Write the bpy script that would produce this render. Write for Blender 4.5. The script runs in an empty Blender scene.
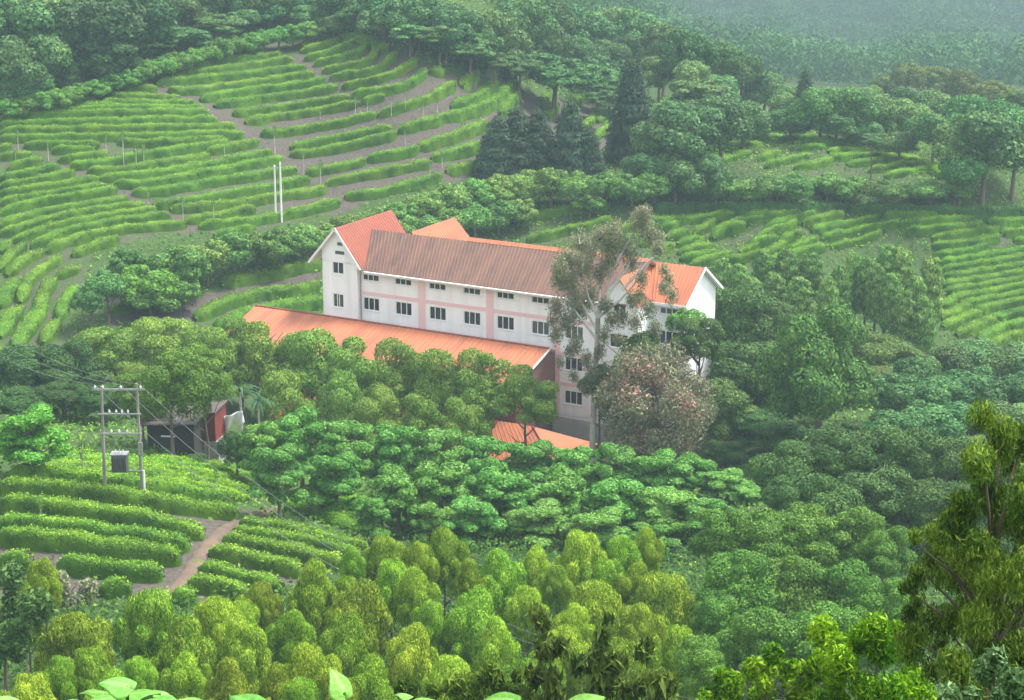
import bpy, math, random
import numpy as np
from mathutils import Vector

rng = np.random.default_rng(11)
random.seed(5)
SC = bpy.context.scene
COL = SC.collection
F = 1911.0                      # focal length in pixels of a 1024 wide picture
PITCH = math.radians(15.5)
CP, SP = math.cos(PITCH), math.sin(PITCH)

# ------------------------------------------------------------------ survey: sight lines -> terrain
def ae(px, py):
    """sight line -> (sideways, upward) slope per metre of ground distance"""
    px = np.asarray(px, float); py = np.asarray(py, float)
    v = (py - 350.0) / F
    yc = CP - SP * v
    return (px - 512.0) / F / yc, (-SP - CP * v) / yc

CTRL = {
 -300: {1100:5,1020:30,930:60,850:80,740:100,660:115,600:125,490:145,450:168,390:200,340:218,230:240,110:274,0:320,-100:400,-200:520,-300:700},
 0:    {1100:5,1020:30,930:60,850:80,740:100,660:114,600:124,540:134,490:145,465:153,445:167,415:184,385:199,340:213,285:226,230:239,165:255,110:272,55:292,0:318,-100:400,-200:520},
 150:  {740:100,660:114,600:124,560:132,490:146,465:153,450:164,415:184,385:200,340:214,285:228,225:244,165:259,110:275,55:294,0:320},
 320:  {1100:5,1020:30,930:60,850:80,740:100,660:115,600:126,560:134,520:147,490:168,465:190,440:200,385:216,330:228,270:242,200:259,150:272,100:287,40:310,0:335,-100:420,-200:560},
 512:  {740:100,660:116,600:129,540:144,500:166,470:188,435:199,410:206,368:224,310:240,260:252,215:264,150:284,90:306,30:342,0:365,-100:480,-200:640},
 700:  {1100:5,1020:30,930:60,850:80,740:100,660:116,600:128,545:143,500:166,465:186,430:201,370:222,315:238,260:252,207:268,150:285,105:312,80:372,60:950,40:1150,0:1350,-100:1750,-200:2200},
 850:  {740:100,660:115,600:125,540:138,500:152,460:172,420:190,370:214,330:235,270:251,207:268,150:287,120:303,98:350,80:900,60:1080,0:1380,-100:1800,-200:2250},
 1024: {1100:5,1020:30,930:60,850:80,740:100,660:114,600:124,540:138,500:152,460:170,420:190,380:214,340:234,270:251,207:268,150:289,120:310,98:360,80:900,50:1120,0:1380,-100:1800,-200:2250},
 1300: {1100:5,1020:30,930:60,850:80,740:100,600:124,500:152,420:190,340:234,207:270,120:315,80:900,0:1380,-100:1800,-300:2500},
}
cp = np.array([(x, y, d) for x, c in CTRL.items() for y, d in c.items()], float)
ca, ce = ae(cp[:, 0], cp[:, 1])
cpts = np.stack([ca, ce], 1) * 6.0
def tps_k(r2):
    return 0.5 * r2 * np.log(np.maximum(r2, 1e-12))
def tps_fit(P, v, lam=2e-4):
    n = len(P)
    K = tps_k(((P[:, None] - P[None]) ** 2).sum(-1)) + lam * np.eye(n)
    Q = np.hstack([np.ones((n, 1)), P])
    A = np.zeros((n + 3, n + 3)); A[:n, :n] = K; A[:n, n:] = Q; A[n:, :n] = Q.T
    return np.linalg.solve(A, np.concatenate([v, np.zeros(3)]))
W = tps_fit(cpts, np.log(cp[:, 2]))
def tps_eval(a, e):
    P = np.stack([a, e], -1) * 6.0
    sh = P.shape[:-1]; P = P.reshape(-1, 2)
    out = np.empty(len(P))
    for i in range(0, len(P), 8000):
        q = P[i:i + 8000]
        out[i:i + 8000] = tps_k(((q[:, None] - cpts[None]) ** 2).sum(-1)) @ W[:-3] + W[-3] + q @ W[-2:]
    return np.exp(out).reshape(sh)
TA = np.linspace(-0.62, 0.62, 110)
TE = np.linspace(-0.76, 0.10, 320)
_A, _E = np.meshgrid(TA, TE, indexing='ij')
TD = np.maximum.accumulate(tps_eval(np.clip(_A, -0.46, 0.46), _E), axis=1) + np.arange(320)[None] * 1e-4
YG = np.concatenate([np.arange(4, 400, 1.0), np.arange(400, 2700, 8.0)])
EG = np.array([np.interp(YG, TD[i], TE) for i in range(len(TA))])

def terrain(X, Y):
    X = np.asarray(X, float); Y = np.asarray(Y, float)
    Yc = np.clip(Y, 5.0, 2680.0)
    a = np.clip(X / Yc, TA[0], TA[-1])
    fi = (a - TA[0]) / (TA[1] - TA[0]); i = np.clip(fi.astype(int), 0, len(TA) - 2); fa = fi - i
    j = np.clip(np.searchsorted(YG, Yc) - 1, 0, len(YG) - 2)
    fy = (Yc - YG[j]) / (YG[j + 1] - YG[j])
    e = (EG[i, j] * (1 - fy) + EG[i, j + 1] * fy) * (1 - fa) + (EG[i + 1, j] * (1 - fy) + EG[i + 1, j + 1] * fy) * fa
    z = e * Yc
    return np.where(Y < 5, -1.7 + (z + 1.7) * np.clip(Y, 0, 5) / 5.0, z)

def depth_at(px, py):
    a, e = ae(px, py)
    a = np.atleast_1d(a); e = np.atleast_1d(e)
    fi = np.clip((a - TA[0]) / (TA[1] - TA[0]), 0, len(TA) - 1.001); i = fi.astype(int); fa = fi - i
    fj = np.clip((e - TE[0]) / (TE[1] - TE[0]), 0, len(TE) - 1.001); j = fj.astype(int); fe = fj - j
    return (TD[i, j] * (1 - fe) + TD[i, j + 1] * fe) * (1 - fa) + (TD[i + 1, j] * (1 - fe) + TD[i + 1, j + 1] * fe) * fa
def on_ground(px, py):
    D = depth_at(px, py); a, e = ae(px, py)
    X = np.atleast_1d(a) * D
    return np.stack([X, D, terrain(X, D)], 1)
def at(px, py, D):
    a, e = ae(px, py)
    return Vector((float(a) * D, D, float(e) * D))
def to_px(X, Y, Z):
    yc = Y * CP - Z * SP; zc = Y * SP + Z * CP
    yc = np.maximum(yc, 0.01)
    return 512 + F * X / yc, 350 - F * zc / yc

# ------------------------------------------------------------------ mesh helpers
def mesh_np(name, V, Q, mats=(), attr=None, matidx=None, smooth=False, vattr=None):
    V = np.asarray(V, np.float32); Q = np.asarray(Q, np.int32)
    me = bpy.data.meshes.new(name)
    me.vertices.add(len(V)); me.vertices.foreach_set('co', V.ravel())
    k = Q.shape[1]
    me.loops.add(Q.size); me.loops.foreach_set('vertex_index', Q.ravel())
    me.polygons.add(len(Q)); me.polygons.foreach_set('loop_start', np.arange(0, Q.size, k, dtype=np.int32))
    try: me.polygons.foreach_set('loop_total', np.full(len(Q), k, np.int32))
    except Exception: pass
    for m in mats: me.materials.append(m)
    if matidx is not None: me.polygons.foreach_set('material_index', np.asarray(matidx, np.int32))
    if smooth: me.polygons.foreach_set('use_smooth', np.ones(len(Q), bool))
    if attr is not None:
        at_ = me.attributes.new('v', 'FLOAT', 'FACE'); at_.data.foreach_set('value', np.asarray(attr, np.float32))
    for n, vv in (vattr or {}).items():
        at_ = me.attributes.new(n, 'FLOAT', 'POINT'); at_.data.foreach_set('value', np.asarray(vv, np.float32))
    me.update(calc_edges=True); me.validate()
    return me

class MB:
    """collects polygons for ONE mesh"""
    def __init__(s): s.v = []; s.f = []; s.m = []
    def poly(s, pts, m=0):
        b = len(s.v); s.v += [tuple(p) for p in pts]; s.f.append(tuple(range(b, b + len(pts)))); s.m.append(m)
    def box(s, lo, hi, m=0):
        x0, y0, z0 = lo; x1, y1, z1 = hi
        b = len(s.v)
        s.v += [(x0,y0,z0),(x1,y0,z0),(x1,y1,z0),(x0,y1,z0),(x0,y0,z1),(x1,y0,z1),(x1,y1,z1),(x0,y1,z1)]
        for q in ((0,3,2,1),(4,5,6,7),(0,1,5,4),(1,2,6,5),(2,3,7,6),(3,0,4,7)):
            s.f.append(tuple(b + i for i in q)); s.m.append(m)
    def tube(s, pts, radii, n=7, m=0, cap=True):
        pts = [Vector(p) for p in pts]; rings = []
        for i, p in enumerate(pts):
            d = (pts[min(i + 1, len(pts) - 1)] - pts[max(i - 1, 0)]).normalized()
            a = d.cross(Vector((0, 0, 1)) if abs(d.z) < 0.9 else Vector((1, 0, 0))).normalized(); c = d.cross(a)
            b = len(s.v)
            for k in range(n):
                t = 2 * math.pi * k / n
                s.v.append(tuple(p + (a * math.cos(t) + c * math.sin(t)) * radii[i]))
            rings.append(b)
        for r0, r1 in zip(rings, rings[1:]):
            for k in range(n):
                s.f.append((r0 + k, r0 + (k + 1) % n, r1 + (k + 1) % n, r1 + k)); s.m.append(m)
        if cap:
            s.f.append(tuple(rings[0] + k for k in range(n))); s.m.append(m)
            s.f.append(tuple(rings[-1] + k for k in reversed(range(n)))); s.m.append(m)
    def mesh(s, name, mats, smooth=False):
        me = bpy.data.meshes.new(name); me.from_pydata(s.v, [], s.f)
        for m in (mats if isinstance(mats, (list, tuple)) else [mats]): me.materials.append(m)
        me.polygons.foreach_set('material_index', s.m)
        if smooth: me.polygons.foreach_set('use_smooth', [True] * len(s.f))
        me.update(); return me

def link(name, data, parent=None, loc=None, rotz=None, scale=None):
    o = bpy.data.objects.new(name, data); COL.objects.link(o)
    if parent: o.parent = parent
    if loc is not None: o.location = loc
    if rotz is not None: o.rotation_euler = (0, 0, rotz)
    if scale is not None: o.scale = scale
    return o
LABELS = {}
def tag(o, label, cat, group=None):
    o['label'] = label; o['category'] = cat
    if group: o['group'] = group
    LABELS.setdefault(label, []).append(o.name)
    return o

# ------------------------------------------------------------------ materials
def nodes(name):
    m = bpy.data.materials.new(name); m.use_nodes = True
    nt = m.node_tree; nt.nodes.clear()
    return m, nt, nt.nodes.new, nt.links.new
def ramp(nt, fac, stops):
    r = nt.nodes.new('ShaderNodeValToRGB'); e = r.color_ramp.elements
    while len(e) < len(stops): e.new(0.5)
    for k, (p, c) in zip(e, stops): k.position = p; k.color = (*c, 1)
    nt.links.new(fac, r.inputs[0]); return r.outputs[0]
def mixc(nt, fac, a, b, mode='MIX'):
    n = nt.nodes.new('ShaderNodeMix'); n.data_type = 'RGBA'; n.blend_type = mode
    for s, v in ((0, fac), (6, a), (7, b)):
        if isinstance(v, (int, float)): n.inputs[s].default_value = v
        elif isinstance(v, tuple): n.inputs[s].default_value = (*v, 1)
        else: nt.links.new(v, n.inputs[s])
    return n.outputs[2]
def noise(nt, scale, detail=3, coord='Position', sc=None):
    if coord == 'Position': c = nt.nodes.new('ShaderNodeNewGeometry').outputs['Position']
    else: c = nt.nodes.new('ShaderNodeTexCoord').outputs[coord]
    if sc:
        mp = nt.nodes.new('ShaderNodeMapping'); mp.inputs['Scale'].default_value = sc; nt.links.new(c, mp.inputs[0]); c = mp.outputs[0]
    n = nt.nodes.new('ShaderNodeTexNoise'); n.inputs['Scale'].default_value = scale; n.inputs['Detail'].default_value = detail
    nt.links.new(c, n.inputs['Vector']); return n.outputs[0]

def leaf_mat(name, dark, mid, light, trans=0.2, var=0.16, nscale=0.5, hue=0.012):
    m, nt, N, L = nodes(name)
    a = N('ShaderNodeAttribute'); a.attribute_name = 'v'
    ns = noise(nt, nscale, 2)
    mt = N('ShaderNodeMath'); mt.operation = 'MULTIPLY_ADD'; mt.inputs[1].default_value = 0.75; L(ns, mt.inputs[0])
    sb = N('ShaderNodeMath'); sb.operation = 'SUBTRACT'; sb.inputs[1].default_value = 0.37; L(a.outputs['Fac'], sb.inputs[0]); L(sb.outputs[0], mt.inputs[2])
    c = ramp(nt, mt.outputs[0], [(0.05, dark), (0.5, mid), (0.95, light)])
    oi = N('ShaderNodeObjectInfo')
    hs = N('ShaderNodeHueSaturation'); hs.inputs['Saturation'].default_value = 1.12
    mr = N('ShaderNodeMapRange'); mr.inputs['To Min'].default_value = 1 - var; mr.inputs['To Max'].default_value = 1 + var
    L(oi.outputs['Random'], mr.inputs[0]); L(mr.outputs[0], hs.inputs['Value'])
    m2 = N('ShaderNodeMath'); m2.operation = 'MULTIPLY'; m2.inputs[1].default_value = 7.31; L(oi.outputs['Random'], m2.inputs[0])
    fr = N('ShaderNodeMath'); fr.operation = 'FRACT'; L(m2.outputs[0], fr.inputs[0])
    mh = N('ShaderNodeMapRange'); mh.inputs['To Min'].default_value = 0.5 - hue; mh.inputs['To Max'].default_value = 0.5 + hue
    L(fr.outputs[0], mh.inputs[0]); L(mh.outputs[0], hs.inputs['Hue'])
    L(c, hs.inputs['Color'])
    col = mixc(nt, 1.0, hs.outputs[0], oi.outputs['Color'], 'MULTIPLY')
    p = N('ShaderNodeBsdfPrincipled'); p.inputs['Roughness'].default_value = 0.6
    p.inputs['Specular IOR Level'].default_value = 0.12
    L(col, p.inputs['Base Color'])
    t = N('ShaderNodeBsdfTranslucent'); L(col, t.inputs['Color'])
    mx = N('ShaderNodeMixShader'); mx.inputs[0].default_value = trans
    L(p.outputs[0], mx.inputs[1]); L(t.outputs[0], mx.inputs[2])
    o = N('ShaderNodeOutputMaterial'); L(mx.outputs[0], o.inputs[0])
    return m

def plain(name, c1, c2=None, scale=1.5, rough=0.8, spec=0.3, coord='Object', sc=None, metal=0.0, bump=0):
    m, nt, N, L = nodes(name)
    p = N('ShaderNodeBsdfPrincipled'); p.inputs['Roughness'].default_value = rough
    p.inputs['Specular IOR Level'].default_value = spec; p.inputs['Metallic'].default_value = metal
    ns = noise(nt, scale, 5, coord, sc)
    L(ramp(nt, ns, [(0.3, c1), (0.7, c2 or tuple(x * 0.8 for x in c1))]), p.inputs['Base Color'])
    if bump:
        b = N('ShaderNodeBump'); b.inputs['Strength'].default_value = bump; L(ns, b.inputs['Height']); L(b.outputs[0], p.inputs['Normal'])
    o = N('ShaderNodeOutputMaterial'); L(p.outputs[0], o.inputs[0]); return m

M = {}
M['golden'] = leaf_mat('golden_leaf', (.050,.112,.016), (.215,.355,.052), (.480,.610,.125), nscale=1.1, trans=.22, var=.24, hue=.022)
M['belt'] = leaf_mat('belt_leaf', (.050,.125,.026), (.112,.265,.056), (.260,.430,.140), nscale=.7, trans=.22)
M['fine'] = leaf_mat('fine_leaf', (.065,.120,.026), (.150,.255,.054), (.290,.400,.105), nscale=.8, trans=.22)
M['dense'] = leaf_mat('dense_leaf', (.036,.075,.026), (.075,.142,.044), (.165,.255,.080), nscale=.6)
M['poplar'] = leaf_mat('poplar_leaf', (.060,.120,.042), (.135,.240,.072), (.300,.410,.130), nscale=.8)
M['conifer'] = leaf_mat('conifer_leaf', (.028,.058,.034), (.050,.088,.048), (.085,.130,.065), nscale=1.)
M['forest'] = leaf_mat('forest_leaf', (.040,.085,.034), (.090,.175,.062), (.190,.285,.105), nscale=.4, var=.32, hue=.03)
M['shrub'] = leaf_mat('shrub_leaf', (.055,.110,.032), (.125,.235,.062), (.250,.370,.115), nscale=.7, var=.2, hue=.02)
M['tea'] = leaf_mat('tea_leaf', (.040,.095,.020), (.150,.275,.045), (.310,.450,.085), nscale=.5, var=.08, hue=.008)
M['euca'] = leaf_mat('eucalyptus_leaf', (.120,.132,.085), (.210,.225,.145), (.320,.330,.180), nscale=.9)
M['pink_leaf'] = leaf_mat('pink_tree_leaf', (.100,.105,.062), (.180,.180,.108), (.280,.272,.165), nscale=.8)
M['petal'] = leaf_mat('pink_petal', (.44,.17,.18), (.54,.23,.24), (.60,.31,.31), nscale=.8)
M['near'] = leaf_mat('near_leaf', (.030,.060,.013), (.100,.160,.026), (.260,.340,.070), nscale=1.3, trans=.28)
M['nearbush'] = leaf_mat('near_bush_leaf', (.040,.100,.014), (.130,.240,.026), (.300,.410,.060), nscale=1.2, trans=.28)
M['olive'] = leaf_mat('olive_leaf', (.028,.055,.015), (.078,.125,.028), (.175,.235,.060), nscale=1., trans=.22)
M['pale'] = leaf_mat('pale_leaf', (.055,.115,.042), (.120,.215,.085), (.230,.345,.160), nscale=1.5, trans=.22)
M['broad'] = leaf_mat('broad_leaf', (.090,.210,.045), (.180,.350,.100), (.300,.470,.190), nscale=9., trans=.28)
M['palm'] = leaf_mat('palm_leaf', (.022,.055,.022), (.042,.092,.040), (.075,.135,.062), nscale=1.)
M['grass'] = leaf_mat('grass_leaf', (.050,.105,.022), (.115,.220,.042), (.240,.350,.080), nscale=.15)
M['scrub'] = leaf_mat('scrub_leaf', (.020,.048,.012), (.046,.098,.022), (.095,.165,.040), nscale=.4)
M['bark'] = plain('bark', (.16,.125,.095), (.09,.07,.055), 3)
M['bark_pale'] = plain('pale_bark', (.52,.48,.42), (.34,.31,.27), 2.5)
M['white'] = plain('white_render', (.90,.90,.895), (.76,.76,.75), .8, .85, sc=(1.2, 1.2, .10))
M['trim'] = plain('white_trim', (.82,.81,.80), (.74,.73,.72), .8, .7)
M['pink'] = plain('pink_paint', (.80,.55,.56), (.77,.51,.52), .5, .8)
M['grey'] = plain('grey_concrete', (.40,.39,.38), (.30,.29,.28), .7, .9)
M['brownwall'] = plain('brown_wall', (.235,.115,.095), (.185,.09,.078), .6, .85)
M['dark_timber'] = plain('dark_timber', (.050,.040,.034), (.030,.025,.022), 2, .9, sc=(1, 1, 6))
M['red'] = plain('red_paint', (.20,.036,.03), (.13,.028,.024), 1.2, .7)
M['tin'] = plain('rusty_tin', (.100,.072,.060), (.060,.050,.045), 1.2, .7, sc=(6, .6, .6))
M['block'] = plain('pale_block', (.36,.35,.34), (.24,.23,.22), 2.2, .9)
M['pole'] = plain('concrete_pole', (.27,.255,.23), (.19,.18,.16), 1.5, .9)
M['polew'] = plain('white_pole', (.80,.79,.76), (.66,.65,.62), .8, .7)
M['steel'] = plain('galvanised_steel', (.36,.36,.35), (.26,.26,.25), 3, .5, .5, metal=.4)
M['trafo'] = plain('transformer_grey', (.115,.12,.125), (.085,.09,.095), 3, .5, .4)
M['porcelain'] = plain('porcelain', (.75,.73,.70), (.6,.58,.55), 3, .3, .5)
M['cable'] = plain('cable', (.17,.17,.17), (.13,.13,.13), 2, .5)
M['tarp'] = plain('white_tarpaulin', (.85,.86,.88), (.75,.77,.80), 1.5, .5)
M['path'] = plain('red_earth', (.155,.105,.072), (.085,.062,.045), .6, .95, coord='Position', bump=.3)

def roof_mat(name, c1, c2, c3, stains):
    m, nt, N, L = nodes(name)
    big = noise(nt, .5, 4, 'Object')
    st = noise(nt, 1.0, 5, 'Object', (.9, .10, .10))
    col = ramp(nt, big, [(.3, c1), (.7, c2)])
    f = ramp(nt, st, [(.44, (0, 0, 0)), (.66, (stains,) * 3)])
    col = mixc(nt, f, col, c3)
    p = N('ShaderNodeBsdfPrincipled'); p.inputs['Roughness'].default_value = .6; p.inputs['Specular IOR Level'].default_value = .3
    L(col, p.inputs['Base Color'])
    o = N('ShaderNodeOutputMaterial'); L(p.outputs[0], o.inputs[0]); return m
M['roof_orange'] = roof_mat('orange_roof_sheet', (.42,.138,.062), (.36,.118,.054), (.28,.092,.050), .8)
M['roof_red'] = roof_mat('faded_red_roof_sheet', (.29,.076,.044), (.24,.065,.038), (.175,.058,.040), .8)
M['roof_brown'] = roof_mat('weathered_brown_roof_sheet', (.142,.072,.050), (.092,.050,.038), (.182,.090,.060), .7)

def glass_mat():
    m, nt, N, L = nodes('window_glass')
    p = N('ShaderNodeBsdfPrincipled'); p.inputs['Roughness'].default_value = .12
    oi = N('ShaderNodeObjectInfo')
    L(ramp(nt, oi.outputs['Random'], [(0, (.02, .024, .026)), (.6, (.045, .05, .052)), (1, (.11, .115, .115))]), p.inputs['Base Color'])
    p.inputs['Specular IOR Level'].default_value = .35
    o = N('ShaderNodeOutputMaterial'); L(p.outputs[0], o.inputs[0]); return m
M['glass'] = glass_mat()

def ground_mat():
    m, nt, N, L = nodes('hillside_ground')
    a = N('ShaderNodeAttribute'); a.attribute_name = 'soil'
    n1 = noise(nt, .35, 6); n2 = noise(nt, 2.2, 5); n3 = noise(nt, .05, 3)
    grass = mixc(nt, n3, ramp(nt, n2, [(.3, (.028, .054, .015)), (.7, (.062, .105, .028))]), (.058, .092, .030))
    soil = mixc(nt, n1, ramp(nt, n2, [(.3, (.050, .045, .038)), (.7, (.105, .092, .078))]), (.088, .074, .060))
    ad = N('ShaderNodeMath'); ad.operation = 'MULTIPLY_ADD'; ad.inputs[1].default_value = .55; L(n1, ad.inputs[0])
    sb = N('ShaderNodeMath'); sb.operation = 'SUBTRACT'; sb.inputs[1].default_value = .28; L(a.outputs['Fac'], sb.inputs[0]); L(sb.outputs[0], ad.inputs[2])
    f = ramp(nt, ad.outputs[0], [(.38, (0, 0, 0)), (.62, (1, 1, 1))])
    p = N('ShaderNodeBsdfPrincipled'); p.inputs['Roughness'].default_value = .95; p.inputs['Specular IOR Level'].default_value = .1
    L(mixc(nt, f, grass, soil), p.inputs['Base Color'])
    b = N('ShaderNodeBump'); b.inputs['Strength'].default_value = .5; b.inputs['Distance'].default_value = .3
    L(n2, b.inputs['Height']); L(b.outputs[0], p.inputs['Normal'])
    o = N('ShaderNodeOutputMaterial'); L(p.outputs[0], o.inputs[0]); return m
M['ground'] = ground_mat()

# ------------------------------------------------------------------ leaves
def unit(v): return v / np.maximum(np.linalg.norm(v, axis=-1, keepdims=True), 1e-9)
def leaf_cards(P, Nrm, size, ratio=.62, hang=0.0, r=rng, sv=.35, down=(0, 0, -1)):
    """pointed leaf sprays at P facing Nrm -> verts, quads"""
    n = len(P)
    t = r.normal(size=(n, 3)); t = unit(t - (t * Nrm).sum(1, keepdims=True) * Nrm)
    if hang:
        d = np.array(down, float)[None] + r.normal(size=(n, 3)) * .25
        d = unit(d - (d * Nrm).sum(1, keepdims=True) * Nrm)
        t = unit(t * (1 - hang) + d * hang)
    b = np.cross(Nrm, t)
    s = (size * (1 + sv * r.normal(size=n)).clip(.45, 1.9))[:, None]
    V = np.stack([P - t * s * .5, P + b * s * ratio * .5 - t * s * .05, P + t * s * .5 - Nrm * s * .12, P - b * s * ratio * .5 - t * s * .05], 1)
    return V.reshape(-1, 3), np.arange(n * 4).reshape(-1, 4)

def crown_points(lobes, n, r, low=.35, depth=.12, jitter=.34, inner=.55):
    """points on the outside of many overlapping leaf clumps"""
    C = np.array([l[0] for l in lobes]); R = np.array([l[1] for l in lobes])
    area = (R[:, 0] * R[:, 1] + R[:, 0] * R[:, 2]) ; pr = area / area.sum()
    k = r.choice(len(lobes), size=int(n * 1.9), p=pr)
    d = unit(r.normal(size=(len(k), 3)))
    keep = (d[:, 2] > -.25) | (r.random(len(k)) < low)
    k, d = k[keep], d[keep]
    rad = 1 - np.abs(r.normal(size=len(k))) * depth + r.normal(size=len(k)) * .05
    P = C[k] + d * R[k] * rad[:, None]
    N_ = unit(d / R[k]); 
    inside = np.zeros(len(P), bool)
    for c, q in zip(C, R):
        inside |= (((P - c) / q) ** 2).sum(1) < inner
    P, N_, = P[~inside][:n], N_[~inside][:n]
    N_ = unit(N_ + r.normal(size=N_.shape) * jitter)
    return P, N_

def lobes_round(r, n=20, flat=1.0, lo=.14, hi=.23, env=(.33, .33, .30), cz=.52):
    L = [((0, 0, cz), (env[0] * .85, env[1] * .85, env[2] * .9))]
    for i in range(n):
        z = 1 - 2 * (i + .5) / n * .82; th = i * 2.39996 + r.normal() * .35
        q = math.sqrt(max(0, 1 - z * z)); s = r.uniform(lo * .75, hi * 1.08)
        if r.random() < .12: continue
        rr = r.uniform(.72, 1.2)
        L.append(((q * math.cos(th) * env[0] * rr, q * math.sin(th) * env[1] * rr, cz + z * env[2] * rr), (s, s, s * flat * r.uniform(.75, 1.0))))
    return L
def lobes_dome(r):
    L = [((r.normal() * .04, r.normal() * .04, .36), (.24, .24, .32)), ((0, 0, .60), (.29, .29, .32))]
    for i in range(7):
        th = i * 2.39996 + r.normal() * .3; q = .23 * math.sqrt((i + .3) / 7) * 1.05; s = r.uniform(.11, .20)
        L.append(((q * math.cos(th), q * math.sin(th), (.85 - q * 1.0 + r.normal() * .04)), (s, s, s * .95)))
    for i in range(16):
        z = .35 - 1.15 * (i + .5) / 16; th = i * 2.39996 + r.normal() * .35
        q = math.sqrt(max(0, 1 - z * z)) * (.37 if z > -.1 else .30); s = r.uniform(.08, .17)
        L.append(((q * math.cos(th), q * math.sin(th), .52 + z * .38), (s, s, s * 1.05)))
    return L
def lobes_layer(r, n=34):
    L = []
    for i in range(n):
        z = r.uniform(.12, .92); rm = .42 * math.sqrt(max(.05, 1 - ((z - .38) / .62) ** 2))
        th = i * 2.39996; rr = rm * math.sqrt(r.uniform(.1, 1)); s = r.uniform(.10, .18)
        L.append(((rr * math.cos(th), rr * math.sin(th), z + r.normal() * .02), (s, s * r.uniform(.7, 1), s * r.uniform(.55, .85))))
    return L
def lobes_column(r):
    L = []
    for i in range(26):
        z = .06 + .88 * i / 25; R_ = .44 * min(1, (1.03 - z) ** .42 * 1.5) * (.75 + .25 * min(1, z / .2))
        th = i * 2.39996; s = R_ * r.uniform(.45, .68)
        L.append(((math.cos(th) * (R_ - s), math.sin(th) * (R_ - s), z - .07), (s, s, s * .42)))
    L.append(((0, 0, .48), (.30, .30, .42)))
    return L
def conifer_pts(r, n):
    z = 1 - np.sqrt(r.random(n)); lev = np.round(z * 15) / 15 + r.normal(size=n) * .012
    kb = np.round(r.random(n) * 7); th = kb / 7 * 6.283 + np.round(z * 15) * 2.4 + r.normal(size=n) * .22
    wob = .62 + .38 * np.sin(np.round(z * 15) * 12.9 + kb * 7.7 + r.integers(0, 9)) ; wob = .72 + .4 * wob * r.uniform(.7, 1.1, n)
    R_ = .48 * (1 - lev).clip(0, 1) ** .5 * wob; q = np.sqrt(r.random(n)) * R_
    P = np.stack([np.cos(th) * q, np.sin(th) * q, lev * .98 - q * .18 + r.normal(size=n) * .008], 1)
    Nn = unit(np.stack([np.cos(th) * .5, np.sin(th) * .5, np.ones(n)], 1) + r.normal(size=(n, 3)) * .4)
    return P, Nn

def crown_mesh(name, kind, mat, seed, n, size, ratio=.62, hang=0., extra=None):
    r = np.random.default_rng(seed)
    if kind == 'round': P, Nn = crown_points(lobes_round(r), n, r)
    elif kind == 'broad': P, Nn = crown_points(lobes_round(r, 24, .85, .12, .22, (.35, .35, .36), .50), n, r)
    elif kind == 'umbrella': P, Nn = crown_points(lobes_round(r, 18, .5, .12, .20, (.36, .36, .26), .6), n, r, low=.1)
    elif kind == 'dome': P, Nn = crown_points(lobes_dome(r), n, r, depth=.09, jitter=.38)
    elif kind == 'layer': P, Nn = crown_points(lobes_layer(r), n, r, low=.15)
    elif kind == 'column': P, Nn = crown_points(lobes_column(r), n, r)
    elif kind == 'conifer': P, Nn = conifer_pts(r, n)
    elif kind == 'fluffy':
        L = [(tuple(unit(r.normal(size=3)) * np.array([.38, .38, .42]) * r.uniform(.4, 1) ** .5 + np.array([0, 0, .47])), (s, s, s)) for s in r.uniform(.07, .14, 90)]
        P, Nn = crown_points(L, n, r, low=.8, depth=.35, jitter=.7, inner=.15)
    elif kind == 'airy':
        L = [(tuple(unit(r.normal(size=3)) * np.array([.40, .40, .44]) * r.uniform(.3, 1) ** .6 + np.array([0, 0, .5])), (s, s, s * 1.15)) for s in r.uniform(.05, .13, 46)]
        P, Nn = crown_points(L, n, r, low=.8, depth=.45, jitter=.8, inner=0)
    V, Q = leaf_cards(P, Nn, size, ratio, hang, r)
    v = .12 + .76 * r.random(len(Q))
    me = mesh_np(name, V, Q, [mat], attr=v)
    if extra: 
        me.materials.append(extra[0])
        idx = (np.random.default_rng(seed + 9).random(len(Q)) < extra[1]).astype(np.int32)
        blob = np.sin(P[:, 0] * 13 + seed) + np.sin(P[:, 1] * 11 + 2 * seed) + np.sin(P[:, 2] * 12)
        me.polygons.foreach_set('material_index', (idx * (blob[:len(Q)] + 1.6 * np.random.default_rng(3).normal(size=len(Q)) * .5 - (P[:len(Q), 0] * .0) > 1.25)).astype(np.int32))
    return me

def trunk_mesh(name, mat, seed, rad=.035, limbs=7, spread=.27, lo=.40, top=.92, bend=.04, fork=.0):
    r = np.random.default_rng(seed); b = MB()
    ctr = [(r.normal() * bend * z, r.normal() * bend * z, z) for z in (0, .2, .4, .6, .8)] ; ctr[0] = (0, 0, -.03)
    ctr.append((ctr[-1][0] * 1.1, ctr[-1][1] * 1.1, top))
    b.tube(ctr, [rad * 1.25, rad, rad * .85, rad * .65, rad * .42, rad * .12], 8)
    for i in range(limbs):
        z = lo + (.82 - lo) * i / max(1, limbs - 1); th = i * 2.4 + r.normal() * .3
        j = min(4, int(z / .2)); f = (z - j * .2) / .2
        p = Vector(ctr[j]).lerp(Vector(ctr[j + 1]), min(1, f)); p.z = z
        e = Vector((math.cos(th) * spread, math.sin(th) * spread, min(.95, z + r.uniform(.10, .24))))
        m_ = p.lerp(e, .5) + Vector((0, 0, -.03))
        b.tube([p, m_, e], [rad * .5, rad * .32, rad * .1], 5)
    return b.mesh(name, mat, True)

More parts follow.
